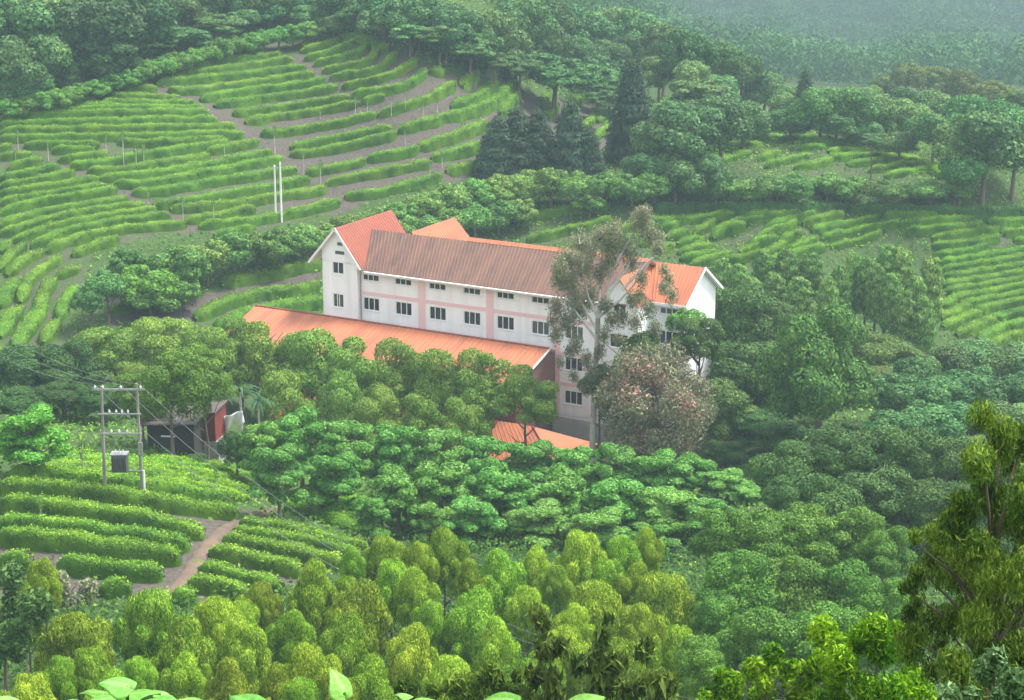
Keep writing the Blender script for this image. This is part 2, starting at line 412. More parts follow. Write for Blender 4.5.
PROTO = {}
def proto(key, kind, mat, nvar, n, size, ratio=.62, hang=0., trunk=None, ch=1.0, extra=None):
    PROTO[key] = dict(crowns=[crown_mesh('crown', kind, M[mat], 100 + len(PROTO) * 17 + i, n, size, ratio, hang, extra) for i in range(nvar)],
                      trunks=[trunk_mesh('trunk', M[(trunk or {}).get('mat', 'bark')], 7 + i + len(PROTO), **{k: v for k, v in (trunk or {}).items() if k != 'mat'}) for i in range(2)], ch=ch)
proto('golden', 'dome', 'golden', 5, 30000, .034, .28, .55, dict(rad=.03, lo=.25), 1.75)
proto('belt', 'layer', 'belt', 4, 14000, .040, .62, .15, dict(rad=.03), .95)
proto('fine', 'broad', 'fine', 4, 22000, .028, .5, .35, dict(rad=.022, lo=.3, limbs=9), 1.35)
proto('dense', 'broad', 'dense', 4, 20000, .029, .6, .1, dict(rad=.035), 1.15)
proto('poplar', 'column', 'poplar', 3, 9000, .055, .6, .1, dict(rad=.05), 2.4)
proto('conifer', 'conifer', 'conifer', 3, 11000, .070, .3, .2, dict(rad=.03, limbs=3, spread=.1), 2.3)
proto('forest', 'round', 'forest', 5, 9500, .042, .65, .1, dict(rad=.03), 1.0)
proto('umbrella', 'umbrella', 'forest', 3, 8000, .042, .65, .0, dict(rad=.03), .75)
proto('shrub', 'round', 'shrub', 4, 7000, .052, .62, .15, dict(rad=.03, lo=.15), .9)
proto('pinktree', 'fluffy', 'pink_leaf', 1, 36000, .021, .45, .3, dict(rad=.02, lo=.12, limbs=14, spread=.40), 1.0, (M['petal'], .30))
proto('sapling', 'airy', 'shrub', 2, 260, .10, .5, .3, dict(rad=.06, limbs=4, spread=.2, mat='bark_pale'), 2.0)

def tree(name, key, px, top, w_px, base=None, D=None, label='', cat='tree', group=None, ch=None, tint=None, tw=1.0, bury=0.):
    pr = PROTO[key]
    if D is None: D = float(depth_at(px, base)[0])
    a, e = ae(px, top)
    X = float(a) * D; ztop = float(e) * D; zb = float(terrain(X, D)) - bury
    dist = D * CP - ztop * SP
    w = w_px * dist / F
    H = max(ztop - zb, .5 * w)
    hc = min((ch or pr['ch']) * w, .93 * H)
    root = link(name, None, loc=(X, D, ztop - H)); root.empty_display_size = .5
    tag(root, label, cat, group)
    t = link('trunk', random.choice(pr['trunks']), root, scale=(w * tw, w * tw, H * .97), rotz=random.uniform(0, 6.28))
    c = link('crown', random.choice(pr['crowns']), root, loc=(0, 0, H - hc), scale=(w * 1.06, w * 1.06, hc), rotz=random.uniform(0, 6.28))
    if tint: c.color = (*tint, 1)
    return root

ORD = 'first second third fourth fifth sixth seventh eighth ninth tenth eleventh twelfth thirteenth fourteenth fifteenth sixteenth seventeenth eighteenth nineteenth twentieth'.split()
ORD += ['twenty-' + x for x in ORD[:9]] + ['thirtieth'] + ['thirty-' + x for x in ORD[:9]]
def ordinal(i, n, left='leftmost', right='rightmost'):
    return left if i == 0 else right if i == n - 1 else ORD[i]
def grove(name, key, group, desc, items, cat='tree', **kw):
    """items: (px, top, width, base or D); the label tells each by its rank along the row"""
    items = sorted(items)
    for i, it in enumerate(items):
        o = ordinal(i, len(items)); frm = '' if o in ('leftmost', 'rightmost') else ' from the left'
        k = dict(kw)
        if len(it) > 4: k.update(it[4])
        if it[3] > 0: k['base'] = it[3]
        else: k['D'] = -it[3]
        tree(name, k.pop('key', key), it[0], it[1], it[2], label=f"{o}{frm} of the {desc}", cat=cat, group=group, **k)

# ------------------------------------------------------------------ tea hedges
from itertools import chain
def catmull(P, step=5.0):
    P = [np.array(p, float) for p in P]
    P = [2 * P[0] - P[1]] + P + [2 * P[-1] - P[-2]]
    out = []
    for i in range(1, len(P) - 2):
        n = max(2, int(np.linalg.norm(P[i + 1] - P[i]) / step))
        for k in range(n):
            t = k / n; p0, p1, p2, p3 = P[i - 1:i + 3]
            out.append(.5 * (2 * p1 + (p2 - p0) * t + (2 * p0 - 5 * p1 + 4 * p2 - p3) * t * t + (3 * p1 - p0 - 3 * p2 + p3) * t ** 3))
    out.append(P[-2]); return np.array(out)
def resample(P, step):
    d = np.concatenate([[0], np.cumsum(np.linalg.norm(np.diff(P, axis=0), axis=1))])
    n = max(3, int(d[-1] / step) + 1); s = np.linspace(0, d[-1], n)
    return np.stack([np.interp(s, d, P[:, k]) for k in range(3)], 1), d[-1]

def hedge_mesh(name, poly, w, h, mat, leaf=.2, dens=26, seed=0, lift=2.0):
    r = np.random.default_rng(seed)
    pp = catmull(poly); G = on_ground(pp[:, 0], pp[:, 1] + lift)
    C, Ln = resample(G, .36)
    n = len(C)
    T = np.gradient(C, axis=0); T[:, 2] = 0; T = unit(T); S = np.stack([T[:, 1], -T[:, 0], np.zeros(n)], 1)
    ww = w * (1 + .10 * np.convolve(r.normal(size=n + 4), np.ones(5) / 2.2, 'valid')[:n]).clip(.7, 1.3)
    hh = h * (1 + .07 * np.convolve(r.normal(size=n + 4), np.ones(5) / 2.2, 'valid')[:n]).clip(.75, 1.25)
    ends = np.minimum(np.arange(n), np.arange(n)[::-1]); cap = np.clip((ends * .36 + .06) / (w * .62), .06, 1) ** .5
    ww = ww * cap; hh = hh * (.3 + .7 * cap)
    th = np.radians([-90, -72, -48, -22, 0, 22, 48, 72, 90])
    sx = np.sign(np.sin(th)) * np.abs(np.sin(th)) ** .6 * .5; sz = np.abs(np.cos(th)) ** .55
    V = C[:, None] + S[:, None] * (ww[:, None, None] * sx[None, :, None])
    zg = terrain(V[..., 0], V[..., 1])
    zt = C[:, 2][:, None] + hh[:, None] * sz[None]
    V[..., 2] = np.where(sz[None] < .05, zg - .15, np.maximum(zt, zg + .2))
    V += r.normal(size=V.shape) * .05 * (sz[None, :, None] > .05)
    m = len(th); idx = np.arange(n * m).reshape(n, m)
    Q = np.stack([idx[:-1, :-1], idx[:-1, 1:], idx[1:, 1:], idx[1:, :-1]], -1).reshape(-1, 4)
    caps = [[idx[k, a], idx[k, a + 1], idx[k, m - 2 - a], idx[k, m - 1 - a]] for k in (0, n - 1) for a in range(0, 3)]
    Q = np.vstack([Q, np.array(caps)])
    v0 = np.full(len(Q), .22)  # hedge body toned dark, shade of the sides painted in
    nl = int(Ln * (w + 2 * h) * dens)
    fi = r.random(nl) * (n - 1.001); i = fi.astype(int); f = (fi - i)[:, None]
    t_ = np.radians(r.uniform(-88, 88, nl)); qx = np.sign(np.sin(t_)) * np.abs(np.sin(t_)) ** .6 * .5; qz = np.abs(np.cos(t_)) ** .55
    c = C[i] * (1 - f) + C[i + 1] * f; s = S[i]
    p = c + s * (ww[i] * qx)[:, None]; p[:, 2] = np.maximum(c[:, 2] + hh[i] * qz, terrain(p[:, 0], p[:, 1]) + .1) + r.random(nl) ** 3 * .22
    nn = unit(s * np.sin(t_)[:, None] + np.array([0, 0, 1.]) * np.cos(t_)[:, None] + r.normal(size=(nl, 3)) * .6)
    LV, LQ = leaf_cards(p, nn, leaf, .5, 0, r)
    v1 = r.random(nl) * .55 + .55 * np.cos(t_) ** 2 - .12      # fresh shoots on the plucked top, plus side shade painted into the colour
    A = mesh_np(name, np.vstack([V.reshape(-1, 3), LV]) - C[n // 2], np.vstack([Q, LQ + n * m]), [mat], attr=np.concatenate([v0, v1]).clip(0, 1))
    return A, C[n // 2], Ln

def tea_block(desc, rows, w=1.55, h=1.0, dens=30, leaf=.18, lift=2.5, tint=None):
    rows = [r if isinstance(r, tuple) and isinstance(r[-1], dict) else (r, {}) for r in rows]
    rows.sort(key=lambda r: sum(p[1] for p in r[0]) / len(r[0]))
    for i, (poly, kw) in enumerate(rows):
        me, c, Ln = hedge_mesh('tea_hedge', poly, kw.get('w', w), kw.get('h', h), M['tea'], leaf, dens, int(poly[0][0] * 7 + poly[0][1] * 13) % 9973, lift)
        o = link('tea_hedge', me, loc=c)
        k = ordinal(i, len(rows), 'topmost', 'lowest'); frm = '' if k in ('topmost', 'lowest') else ' from the top'
        sz = 'long' if Ln > 16 else 'short' if Ln < 6 else 'clipped'
        tag(o, f"{sz} tea hedge, {k}{frm} in {desc}", 'tea hedge', 'clipped tea hedges on the hillsides')
        if tint: o.color = (*tint, 1)

# ------------------------------------------------------------------ ground sheet
def axis(lo, hi, core_lo, core_hi, fine, coarse):
    return np.unique(np.concatenate([np.arange(lo, core_lo, coarse), np.arange(core_lo, core_hi, fine), np.arange(core_hi, hi + .1, coarse)]))
gx = axis(-1200, 1200, -150, 150, 1.5, 20); gy = axis(-60, 2680, 0, 345, 1.5, 16)
GX, GY = np.meshgrid(gx, gy, indexing='ij')
GZ = terrain(GX, GY)
GZ = np.where(GY < 0, -1.7 - GY * .30, GZ)
def smooth_noise(X, Y, s):
    return (np.sin(X / s + 1.3 * np.sin(Y / s * .7)) + np.sin(Y / s * 1.1 + 1.7 * np.sin(X / s * .8 + 2))) * .5
GZ = GZ + smooth_noise(GX, GY, 2.3) * .06 + smooth_noise(GX, GY, .9) * .04 - .05
SOIL = [
 [(300,55),(400,60),(470,84),(520,94),(615,108),(612,150),(520,190),(440,182),(330,215),(285,205),(262,140)],
 [(60,160),(120,188),(190,222),(240,236),(190,232),(150,214),(90,190)], [(150,84),(165,80),(270,140),(250,150)],
 [(0,112),(120,96),(150,84),(240,50),(310,36),(400,46),(470,82),(520,92),(615,108),(612,150),(520,190),(440,182),(330,215),(250,238),(190,232),(110,245),(85,300),(70,345),(0,345)],
 [(500,205),(640,200),(1024,207),(1024,362),(940,340),(930,240),(800,262),(720,268),(560,262),(500,250)],
 [(700,140),(780,132),(880,142),(950,172),(955,200),(700,200)],
 [(0,500),(140,505),(262,512),(240,530),(210,560),(195,600),(120,600),(0,610)],
 [(185,300),(320,262),(322,285),(190,325)],
 [(110,290),(190,292),(190,318),(110,325)],
 [(0,486),(240,514),(240,525),(0,500)], [(240,515),(380,548),(350,572),(190,610),(190,580)],
]
gpx, gpy = to_px(GX, GY, GZ)
soil = np.zeros(GX.shape)
for poly in SOIL:
    ins = np.zeros(GX.shape, bool)
    for (x0, y0), (x1, y1) in zip(poly, poly[1:] + poly[:1]):
        if y0 == y1: continue
        ins ^= ((gpy < y0) != (gpy < y1)) & (gpx < (x1 - x0) * (gpy - y0) / (y1 - y0) + x0)
    soil = np.maximum(soil, ins * (.43 if poly[0] in ((500,205), (700,140)) else .50 if poly[0] == (0,112) else .92))
soil[GY < 60] = 0
nI, nJ = GX.shape; gi = np.arange(nI * nJ).reshape(nI, nJ)
GQ = np.stack([gi[:-1, :-1], gi[1:, :-1], gi[1:, 1:], gi[:-1, 1:]], -1).reshape(-1, 4)
g = link('ground', mesh_np('ground', np.stack([GX, GY, GZ], -1).reshape(-1, 3), GQ, [M['ground']], smooth=True, vattr={'soil': soil.ravel()}))
g['kind'] = 'structure'
soil_at = lambda X, Y: soil[np.clip(np.searchsorted(gx, X), 0, nI - 1), np.clip(np.searchsorted(gy, Y), 0, nJ - 1)]

# undergrowth nobody could count
def scatter(name, n, y0, y1, size, hfun, mat, keep=None, z=.12, up=.8):
    Y = y0 + (y1 - y0) * rng.random(n) ** .6; X = (rng.random(n) * 2 - 1) * Y * .36
    k = soil_at(X, Y) < .5 if keep is None else keep(X, Y)
    X, Y = X[k], Y[k]
    P = np.stack([X, Y, terrain(X, Y) + z + rng.random(len(X)) * hfun], 1)
    N_ = unit(np.array([0, -.35, up]) + rng.normal(size=P.shape) * .55)
    V, Q = leaf_cards(P, N_, size, .5, 0, rng, .5)
    v = (rng.random(len(Q)) * .7 + .15 + .25 * smooth_noise(X, Y, 5.)).clip(0, 1)
    o = link(name, mesh_np(name, V, Q, [M[mat]], attr=v)); o['kind'] = 'stuff'; return o
hotel_far = lambda X, Y: (soil_at(X, Y) < .5) & ~((np.abs(X + 8) < 34) & (np.abs(Y - 205) < 24))
scatter('undergrowth', 210000, 60, 345, .32, .35, 'grass', hotel_far)
scatter('weeds', 9000, 70, 300, .30, .2, 'grass', lambda X, Y: soil_at(X, Y) > .5)
scatter('slope_scrub', 60000, 5, 140, .24, .7, 'scrub', lambda X, Y: (Y > 5) & ((soil_at(X, Y) < .5)))
scatter('bramble', 70000, 95, 150, .26, .9, 'scrub', lambda X, Y: (soil_at(X, Y) < .5) & ((X > -8) | (Y < 128)))

# far wooded hillside across the valley: one hazy mass
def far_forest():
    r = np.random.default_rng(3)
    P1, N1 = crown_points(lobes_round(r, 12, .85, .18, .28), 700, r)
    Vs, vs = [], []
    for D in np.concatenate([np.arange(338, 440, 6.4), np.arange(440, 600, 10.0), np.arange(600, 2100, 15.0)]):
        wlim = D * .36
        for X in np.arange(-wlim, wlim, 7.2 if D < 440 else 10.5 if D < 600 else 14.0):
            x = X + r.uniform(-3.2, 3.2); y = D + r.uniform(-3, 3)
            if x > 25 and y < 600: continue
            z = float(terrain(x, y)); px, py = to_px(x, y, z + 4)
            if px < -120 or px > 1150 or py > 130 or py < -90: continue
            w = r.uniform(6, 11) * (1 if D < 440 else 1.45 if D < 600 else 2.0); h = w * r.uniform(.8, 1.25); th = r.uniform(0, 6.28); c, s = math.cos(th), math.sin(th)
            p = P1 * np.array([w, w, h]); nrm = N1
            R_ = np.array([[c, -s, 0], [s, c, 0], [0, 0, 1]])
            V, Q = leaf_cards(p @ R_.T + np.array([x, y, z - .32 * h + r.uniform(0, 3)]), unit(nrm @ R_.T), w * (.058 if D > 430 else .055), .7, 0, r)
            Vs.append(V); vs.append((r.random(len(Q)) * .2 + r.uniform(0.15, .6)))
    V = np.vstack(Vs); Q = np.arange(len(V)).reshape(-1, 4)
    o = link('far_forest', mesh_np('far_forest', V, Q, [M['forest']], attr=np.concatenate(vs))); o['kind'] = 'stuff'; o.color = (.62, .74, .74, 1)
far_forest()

# ------------------------------------------------------------------ tea rows, surveyed from the photograph
tea_block("the block under the boundary hedge's low end", [
 [(30,110),(70,107),(115,105)], [(72,102),(96,101)], [(122,88),(157,89)], [(110,96),(180,99)],
 [(100,103),(150,104),(196,104)], [(26,113),(110,108),(205,109)], [(0,118),(60,115),(130,113),(209,112)], [(0,125),(60,123),(140,121),(217,120)],
 [(0,132),(70,130),(150,128),(236,127)], [(0,138),(60,138),(150,136),(244,134)], [(24,145),(70,145),(100,145)], [(118,142),(160,143),(226,139)],
 [(0,147),(12,147)], [(52,150),(95,150)], [(206,151),(232,147),(258,141)]])
tea_block("the block beside the twin white poles", [
 [(70,166),(100,163),(150,154),(228,142)], [(58,160),(108,154)], [(88,170),(120,171),(150,165),(210,156)], [(98,178),(150,174),(215,163),(272,152)],
 [(113,184),(150,183),(215,171),(283,158)], [(132,192),(160,191),(220,181),(297,169)], [(153,205),(190,201),(250,190),(308,179)],
 [(170,209),(220,205),(270,198),(326,189)], [(185,220),(215,216),(255,208)], [(199,226),(250,221),(300,212),(340,202)], [(214,235),(255,228)]], h=.95)
tea_block("the rows curling round the left spur", [
 [(0,157),(32,154)], [(8,168),(42,160)], [(0,178),(30,173),(60,166)], [(0,186),(40,180),(75,172)], [(0,193),(60,185),(98,179)],
 [(0,203),(50,194),(105,185)], [(0,213),(30,204),(70,197),(117,189)], [(0,225),(40,214),(90,205),(128,199)], [(0,234),(50,219),(100,210),(145,205)],
 [(12,240),(60,226),(110,216),(157,209)], [(31,246),(70,231),(110,223),(170,215)], [(45,251),(75,240),(120,230),(187,224)], [(72,255),(95,246),(119,239)],
 [(0,251),(11,243)], [(0,270),(14,254),(27,246)], [(7,275),(25,260),(43,252)], [(20,302),(30,280),(45,268),(61,258)],
 ([(0,306),(10,290),(19,279)], dict(w=1.9)), ([(0,337),(10,318),(22,308)], dict(w=2.2)), ([(16,347),(35,318),(43,305)], dict(w=2.2)), ([(38,311),(46,290),(54,279)], dict(w=1.7)),
 [(55,277),(80,268)], ([(60,320),(65,302),(76,288)], dict(w=1.5)), ([(43,343),(58,321)], dict(w=2.0))], h=.95)
tea_block("the block under the boundary hedge's high end", [
 [(239,53),(264,51)], [(192,66),(230,61),(281,54)], [(171,74),(230,68),(293,59)], [(156,83),(200,79),(250,74),(306,67)], [(168,89),(190,91),(250,83),(314,74)],
 [(200,99),(250,91),(300,85),(326,79)], [(214,105),(260,99),(300,94),(338,87)], [(233,114),(270,109),(300,105),(350,97)], [(245,122),(280,116),(300,114),(360,103)],
 [(261,134),(300,130),(340,123),(376,114)]])
tea_block("the bright curved block on the hilltop", [
 [(302,45),(328,37)], [(300,51),(325,45),(341,38)], [(304,58),(325,54),(345,46),(355,41)], [(314,63),(340,58),(360,52),(367,45)],
 [(322,70),(350,66),(370,60),(378,49)], [(330,77),(360,73),(380,68),(396,54)], [(342,86),(375,80),(398,72),(417,60)], [(352,94),(385,90),(408,84),(426,71)],
 [(362,101),(385,97)], [(340,37),(362,38),(388,50)], [(430,70),(445,72)], [(462,86),(470,78),(478,74)]], tint=(1.12, 1.08, .95))
tea_block("the bare-soil block left of the conifers", [
 [(378,114),(405,106),(430,97),(455,83)], [(397,130),(430,121),(470,110),(490,104),(505,91),(515,84)], [(451,107),(475,98),(495,84)],
 [(290,147),(330,140),(392,128)], [(290,154),(330,150),(397,134)], [(306,172),(335,168),(366,161)], [(367,158),(395,154),(419,149)],
 [(326,183),(370,174),(431,163)], [(345,196),(380,192),(441,176)], [(290,182),(310,179)], [(290,196),(327,189)],
 [(418,147),(450,137),(486,123)], [(431,158),(481,145)], [(446,171),(482,164)], [(430,178),(441,177)], [(500,113),(517,96)], [(290,213),(335,203)]])
tea_block("the crest patch around the dark conifers", [
 [(541,106),(547,96)], [(548,118),(556,104)], [(566,114),(572,97)], [(582,131),(595,116)], [(585,145),(598,135),(611,124)],
 [(590,111),(614,112)], [(577,103),(582,97)], [(598,121),(611,117)]], tint=(1.1, 1.06, .95))
tea_block("the broad slope at the far right", [
 [(885,214),(940,214)], [(824,229),(850,223),(880,217)], [(826,238),(860,230),(900,222)], [(830,246),(860,240),(882,232)], [(900,223),(940,219),(972,218)],
 [(905,230),(945,227),(981,224)], [(932,237),(965,232),(998,229)], [(932,245),(960,243),(999,236)], [(934,254),(960,252),(986,245)], [(940,262),(970,257),(1040,247)],
 [(941,269),(980,263),(1040,254)], [(942,276),(980,271),(1040,261)], [(943,284),(990,277),(1040,268)], [(944,291),(990,284),(1040,275)], [(948,298),(990,291),(1040,282)],
 [(960,303),(1000,297),(1040,289)], [(975,310),(1005,303),(1040,297)], [(990,318),(1040,307)], [(1004,326),(1040,319)], [(988,222),(1040,220)], [(1000,232),(1040,229)], [(1014,240),(1040,238)]], h=.8, tint=(.92, .97, .95))
tea_block("the stepped block below the right slope", [
 [(940,306),(956,301)], [(941,318),(968,307)], [(943,327),(980,313)], [(957,335),(994,319)], [(979,339),(1009,325)], [(985,347),(1021,333)], [(1000,358),(1040,342)]], w=1.7)
tea_block("the terraces just behind the long roof", [
 [(518,223),(545,214),(575,209),(610,206)], [(527,239),(560,232),(590,225),(612,219)], [(560,250),(600,243),(640,236)], [(660,228),(679,224)], [(667,237),(689,232)], [(677,244),(701,239)],
 [(678,252),(713,246)], [(680,259),(721,252)], [(690,265),(731,253)], [(694,234),(716,221)], ([(712,239),(725,231),(746,227)], dict(w=2.2, h=1.4)), [(758,237),(780,228),(796,221)],
 [(779,242),(801,232)], [(789,251),(816,238)], [(802,223),(842,214)], [(811,231),(842,223)], [(821,239),(842,233)], [(690,246),(705,242)], [(740,252),(760,243)], [(640,222),(690,219),(735,214)], [(745,216),(800,213)], [(720,262),(760,255),(785,246)], [(770,262),(800,252),(826,246)], [(612,232),(655,222)], [(745,246),(775,238)], [(715,232),(740,222),(765,217)], [(764,229),(790,219),(815,214)], [(640,244),(664,240)], [(655,250),(674,246)], [(765,254),(785,243)]], tint=(.95, .98, .95))
tea_block("the small knoll terrace on the right", [
 ([(740,137),(790,138),(830,141),(864,147)], dict(w=2.6)), [(704,153),(725,147),(762,144)], [(709,164),(735,157),(752,151)], [(757,159),(779,152)], [(765,166),(809,155)],
 [(794,167),(832,160)], [(828,151),(872,150)], [(831,157),(882,155)], [(847,164),(897,159)], ([(880,152),(910,159),(935,168),(951,178)], dict(w=2.6)), [(868,170),(917,163)], [(884,176),(932,168)], [(800,148),(826,147)]], h=.9, tint=(1.15, 1.15, 1.05))
tea_block("the bank at the long building's left end", [
 [(195,319),(225,304),(255,296),(290,291),(320,286)], [(222,284),(260,276),(322,263)], ([(215,330),(250,314),(322,300)], dict(w=2.4)), [(110,312),(150,300),(185,297)]], w=1.8, h=1.1)
tea_block("the tall rows below the transformer poles", [
 ([(8,477),(60,478),(100,481),(150,489),(236,502)], dict(w=1.5)), ([(0,489),(60,492),(120,498),(180,507),(239,516)], dict(w=1.4)), ([(0,505),(60,511),(120,519),(170,528),(204,535)], dict(w=1.5)),
 ([(0,524),(60,529),(130,538),(190,547)], {}), ([(0,538),(60,543),(120,551),(181,560)], dict(w=1.45)), ([(58,567),(110,572),(163,576)], dict(w=1.4)), ([(98,590),(132,592)], {}), ([(0,562),(32,565)], {}), ([(170,597),(197,600)], {})],
 w=1.3, h=1.3, dens=75, leaf=.17, lift=5)
tea_block("the bright shelf behind the transformer poles", [
 [(20,466),(80,467),(150,470),(215,477),(250,482)], [(30,460),(90,462),(150,465),(205,470),(248,476)], [(148,460),(195,465),(240,470)], [(12,471),(80,472),(150,475),(205,483),(255,492)], [(55,456),(95,457)], [(150,481),(200,488),(250,499)]],
 w=2.0, h=.8, dens=50, leaf=.17, lift=3, tint=(1.12, 1.12, .95))
tea_block("the sloping block right of the path", [
 [(240,524),(290,532),(340,543),(368,549)], [(233,532),(280,540),(330,550),(362,558)], [(223,541),(270,549),(320,560),(345,567)], [(210,551),(255,561),(302,573)],
 [(199,571),(240,579),(282,589)], [(189,583),(220,589),(252,599)]], w=1.25, h=1.1, dens=75, leaf=.17, lift=4.5)
tea_block("the shaded patch under the layered trees", [
 [(298,491),(335,498),(372,511)], [(288,505),(320,513),(356,529)], [(378,504),(415,511),(452,523)], [(388,519),(430,531)], [(500,520),(540,528),(570,540)], [(505,535),(545,545)]],
 w=2.4, h=1.0, dens=50, leaf=.17, lift=3)
h_me, h_c, _ = hedge_mesh('boundary_hedge', [(655,209),(700,210),(760,209),(830,210),(880,211),(960,213),(1040,213)], 1.5, 1.2, M['shrub'], .34, 22, 5)
o = link('boundary_hedge', h_me, loc=h_c); o.color = (.55, .6, .55, 1)
tag(o, 'long dark straight hedge along the foot of the knoll terrace', 'hedge')

# red earth path on the near tea slope
def strip(name, line, w0, w1, mat, lift=.05):
    pp = catmull(line, 4); G, _ = resample(on_ground(pp[:, 0], pp[:, 1]), .5); n = len(G)
    T = np.gradient(G, axis=0); T[:, 2] = 0; T = unit(T); S = np.stack([T[:, 1], -T[:, 0], np.zeros(n)], 1)
    w = np.linspace(w0, w1, n) * (1 + .15 * rng.normal(size=n)); k = np.linspace(-.5, .5, 5)
    V = G[:, None] + S[:, None] * (w[:, None, None] * k[None, :, None]); V[..., 2] = terrain(V[..., 0], V[..., 1]) + lift + .03 * rng.normal(size=V.shape[:2]) - .22 * (np.abs(k) > .4)
    V[..., 2] += .02
    i = np.arange(n * 5).reshape(n, 5); Q = np.stack([i[:-1, :-1], i[:-1, 1:], i[1:, 1:], i[1:, :-1]], -1).reshape(-1, 4)
    o = link(name, mesh_np(name, V.reshape(-1, 3), Q, [mat], smooth=True)); o['kind'] = 'structure'
strip('dirt_path', [(275,508),(240,521),(218,534),(203,552),(190,572),(178,590),(165,610)], 0.8, 1.5, M['path'], .16)

# ------------------------------------------------------------------ the hotel
TH = math.radians(29)
HP = at(560, 298, 200.0)
hotel = link('building', None, loc=HP, rotz=-TH)
tag(hotel, 'long white four-storey building with brown and orange sheet roofs', 'building')
ZB = -16.5
def hpart(name, mb, mats, label=None, parent=hotel):
    o = link(name, mb.mesh(name, mats), parent)
    if label: o['label'] = label
    return o
def facade(mb, s0, s1, z0, z1, k, holes, depth=.18):
    xs = sorted({s0, s1, *[h[0] for h in holes], *[h[1] for h in holes]}); zs = sorted({z0, z1, *[h[2] for h in holes], *[h[3] for h in holes]})
    for a, b in zip(xs, xs[1:]):
        for c, d in zip(zs, zs[1:]):
            mx, mz = (a + b) / 2, (c + d) / 2
            if any(h[0] < mx < h[1] and h[2] < mz < h[3] for h in holes): continue
            mb.poly([(a, k, c), (b, k, c), (b, k, d), (a, k, d)])
    for a, b, c, d in holes:
        e = k + depth
        mb.poly([(a, k, c), (a, e, c), (a, e, d), (a, k, d)]); mb.poly([(b, k, c), (b, k, d), (b, e, d), (b, e, c)])
        mb.poly([(a, k, c), (b, k, c), (b, e, c), (a, e, c)]); mb.poly([(a, k, d), (a, e, d), (b, e, d), (b, k, d)])
def window_meshes(w, h, mull, rail=True):
    f = MB(); t = .07
    f.box((-w/2, .06, -h/2), (-w/2 + t, .13, h/2)); f.box((w/2 - t, .06, -h/2), (w/2, .13, h/2))
    f.box((-w/2 + t, .06, -h/2), (w/2 - t, .13, -h/2 + t)); f.box((-w/2 + t, .06, h/2 - t), (w/2 - t, .13, h/2))
    for x in mull: f.box((x * w - .045, .07, -h/2 + t), (x * w + .045, .125, h/2 - t))
    f.box((-w/2 - .08, -.07, -h/2 - .07), (w/2 + .08, .06, -h/2 - .003))
    p = MB(); p.box((-w/2 + .02, .14, -h/2 + .02), (w/2 - .02, .16, h/2 - .02))
    return f.mesh('window', M['trim']), p.mesh('pane', M['glass'])
WM = {'std': window_meshes(2.15, 1.5, (-.17, .17)), 'strip': window_meshes(2.15, .72, (-.18, .14)), 'wing': window_meshes(1.5, 1.45, (0,)), 'wing2': window_meshes(1.45, 1.6, (-.12, .08))}
WS = {'std': (2.15, 1.5), 'strip': (2.15, .72), 'wing': (1.5, 1.45), 'wing2': (1.45, 1.6)}
def hole(s, z, t): w, h = WS[t]; return (s - w/2, s + w/2, z - h/2, z + h/2)
def put_window(s, z, t, k=0.0):
    o = link('window', WM[t][0], hotel, loc=(s, k, z)); link('pane', WM[t][1], o)
bays = [-24.3, -19.95, -15.45, -11.0, -6.75, -2.4, 1.75]
wins = [(s, -3.66, 'std') for s in bays] + [(s, -.56, 'strip') for s in bays] + [(1.72, -7.2, 'std'), (1.72, -11.0, 'std')]
b = MB()
facade(b, -25.8, 5.2, ZB, .4, 0.0, [hole(*w) for w in wins])
b.poly([(-25.8, 11, ZB), (9.6, 11, ZB), (9.6, 11, .1), (-25.8, 11, .1)])
hpart('wall', b, M['white'])
for w in wins: put_window(*w)
# left cross wing
ww = [(-28.35, .29, 'wing'), (-28.42, -3.6, 'wing2')]
b = MB(); k0 = -.6
facade(b, -30.5, -25.75, ZB, .9, k0, [hole(*w) for w in ww])
AP = (-28.33, 5.02); sl = 1.22
zl = AP[1] - 1.135 * 2.17 - .16; zr = AP[1] - 1.315 * 2.58 - .16
b.poly([(-30.5, k0, .9), (-25.75, k0, .9), (-25.75, k0, zr), (-28.33, k0, 4.84), (-30.5, k0, zl)])
b.poly([(-30.5, k0, ZB), (-30.5, k0, zl), (-30.5, 10.6, zl), (-30.5, 10.6, ZB)]); b.poly([(-25.75, k0, ZB), (-25.75, 10.6, ZB), (-25.75, 10.6, zr), (-25.75, k0, zr)])
b.poly([(-30.5, 10.6, ZB), (-30.5, 10.6, zl), (-28.33, 10.6, 4.84), (-25.75, 10.6, zr), (-25.75, 10.6, ZB)])
hpart('wing_wall', b, M['white'])
for s, z, t in ww: put_window(s, z, t, k0)
for s, z, w in ((-28.0, 3.1, .72), (-28.05, 2.08, 1.2)):
    v = MB(); v.box((s - w/2, k0 - .03, z - .19), (s + w/2, k0 + .02, z + .19))
    for i in range(4): v.box((s - w/2, k0 - .06, z - .16 + i * .09), (s + w/2, k0 - .032, z - .12 + i * .09))
    hpart('vent', v, M['trafo'])
v = MB(); v.tube([(-25.6, -.12, .2), (-25.6, -.12, ZB)], [.06, .06], 6); hpart('drainpipe', v, M['grey'])

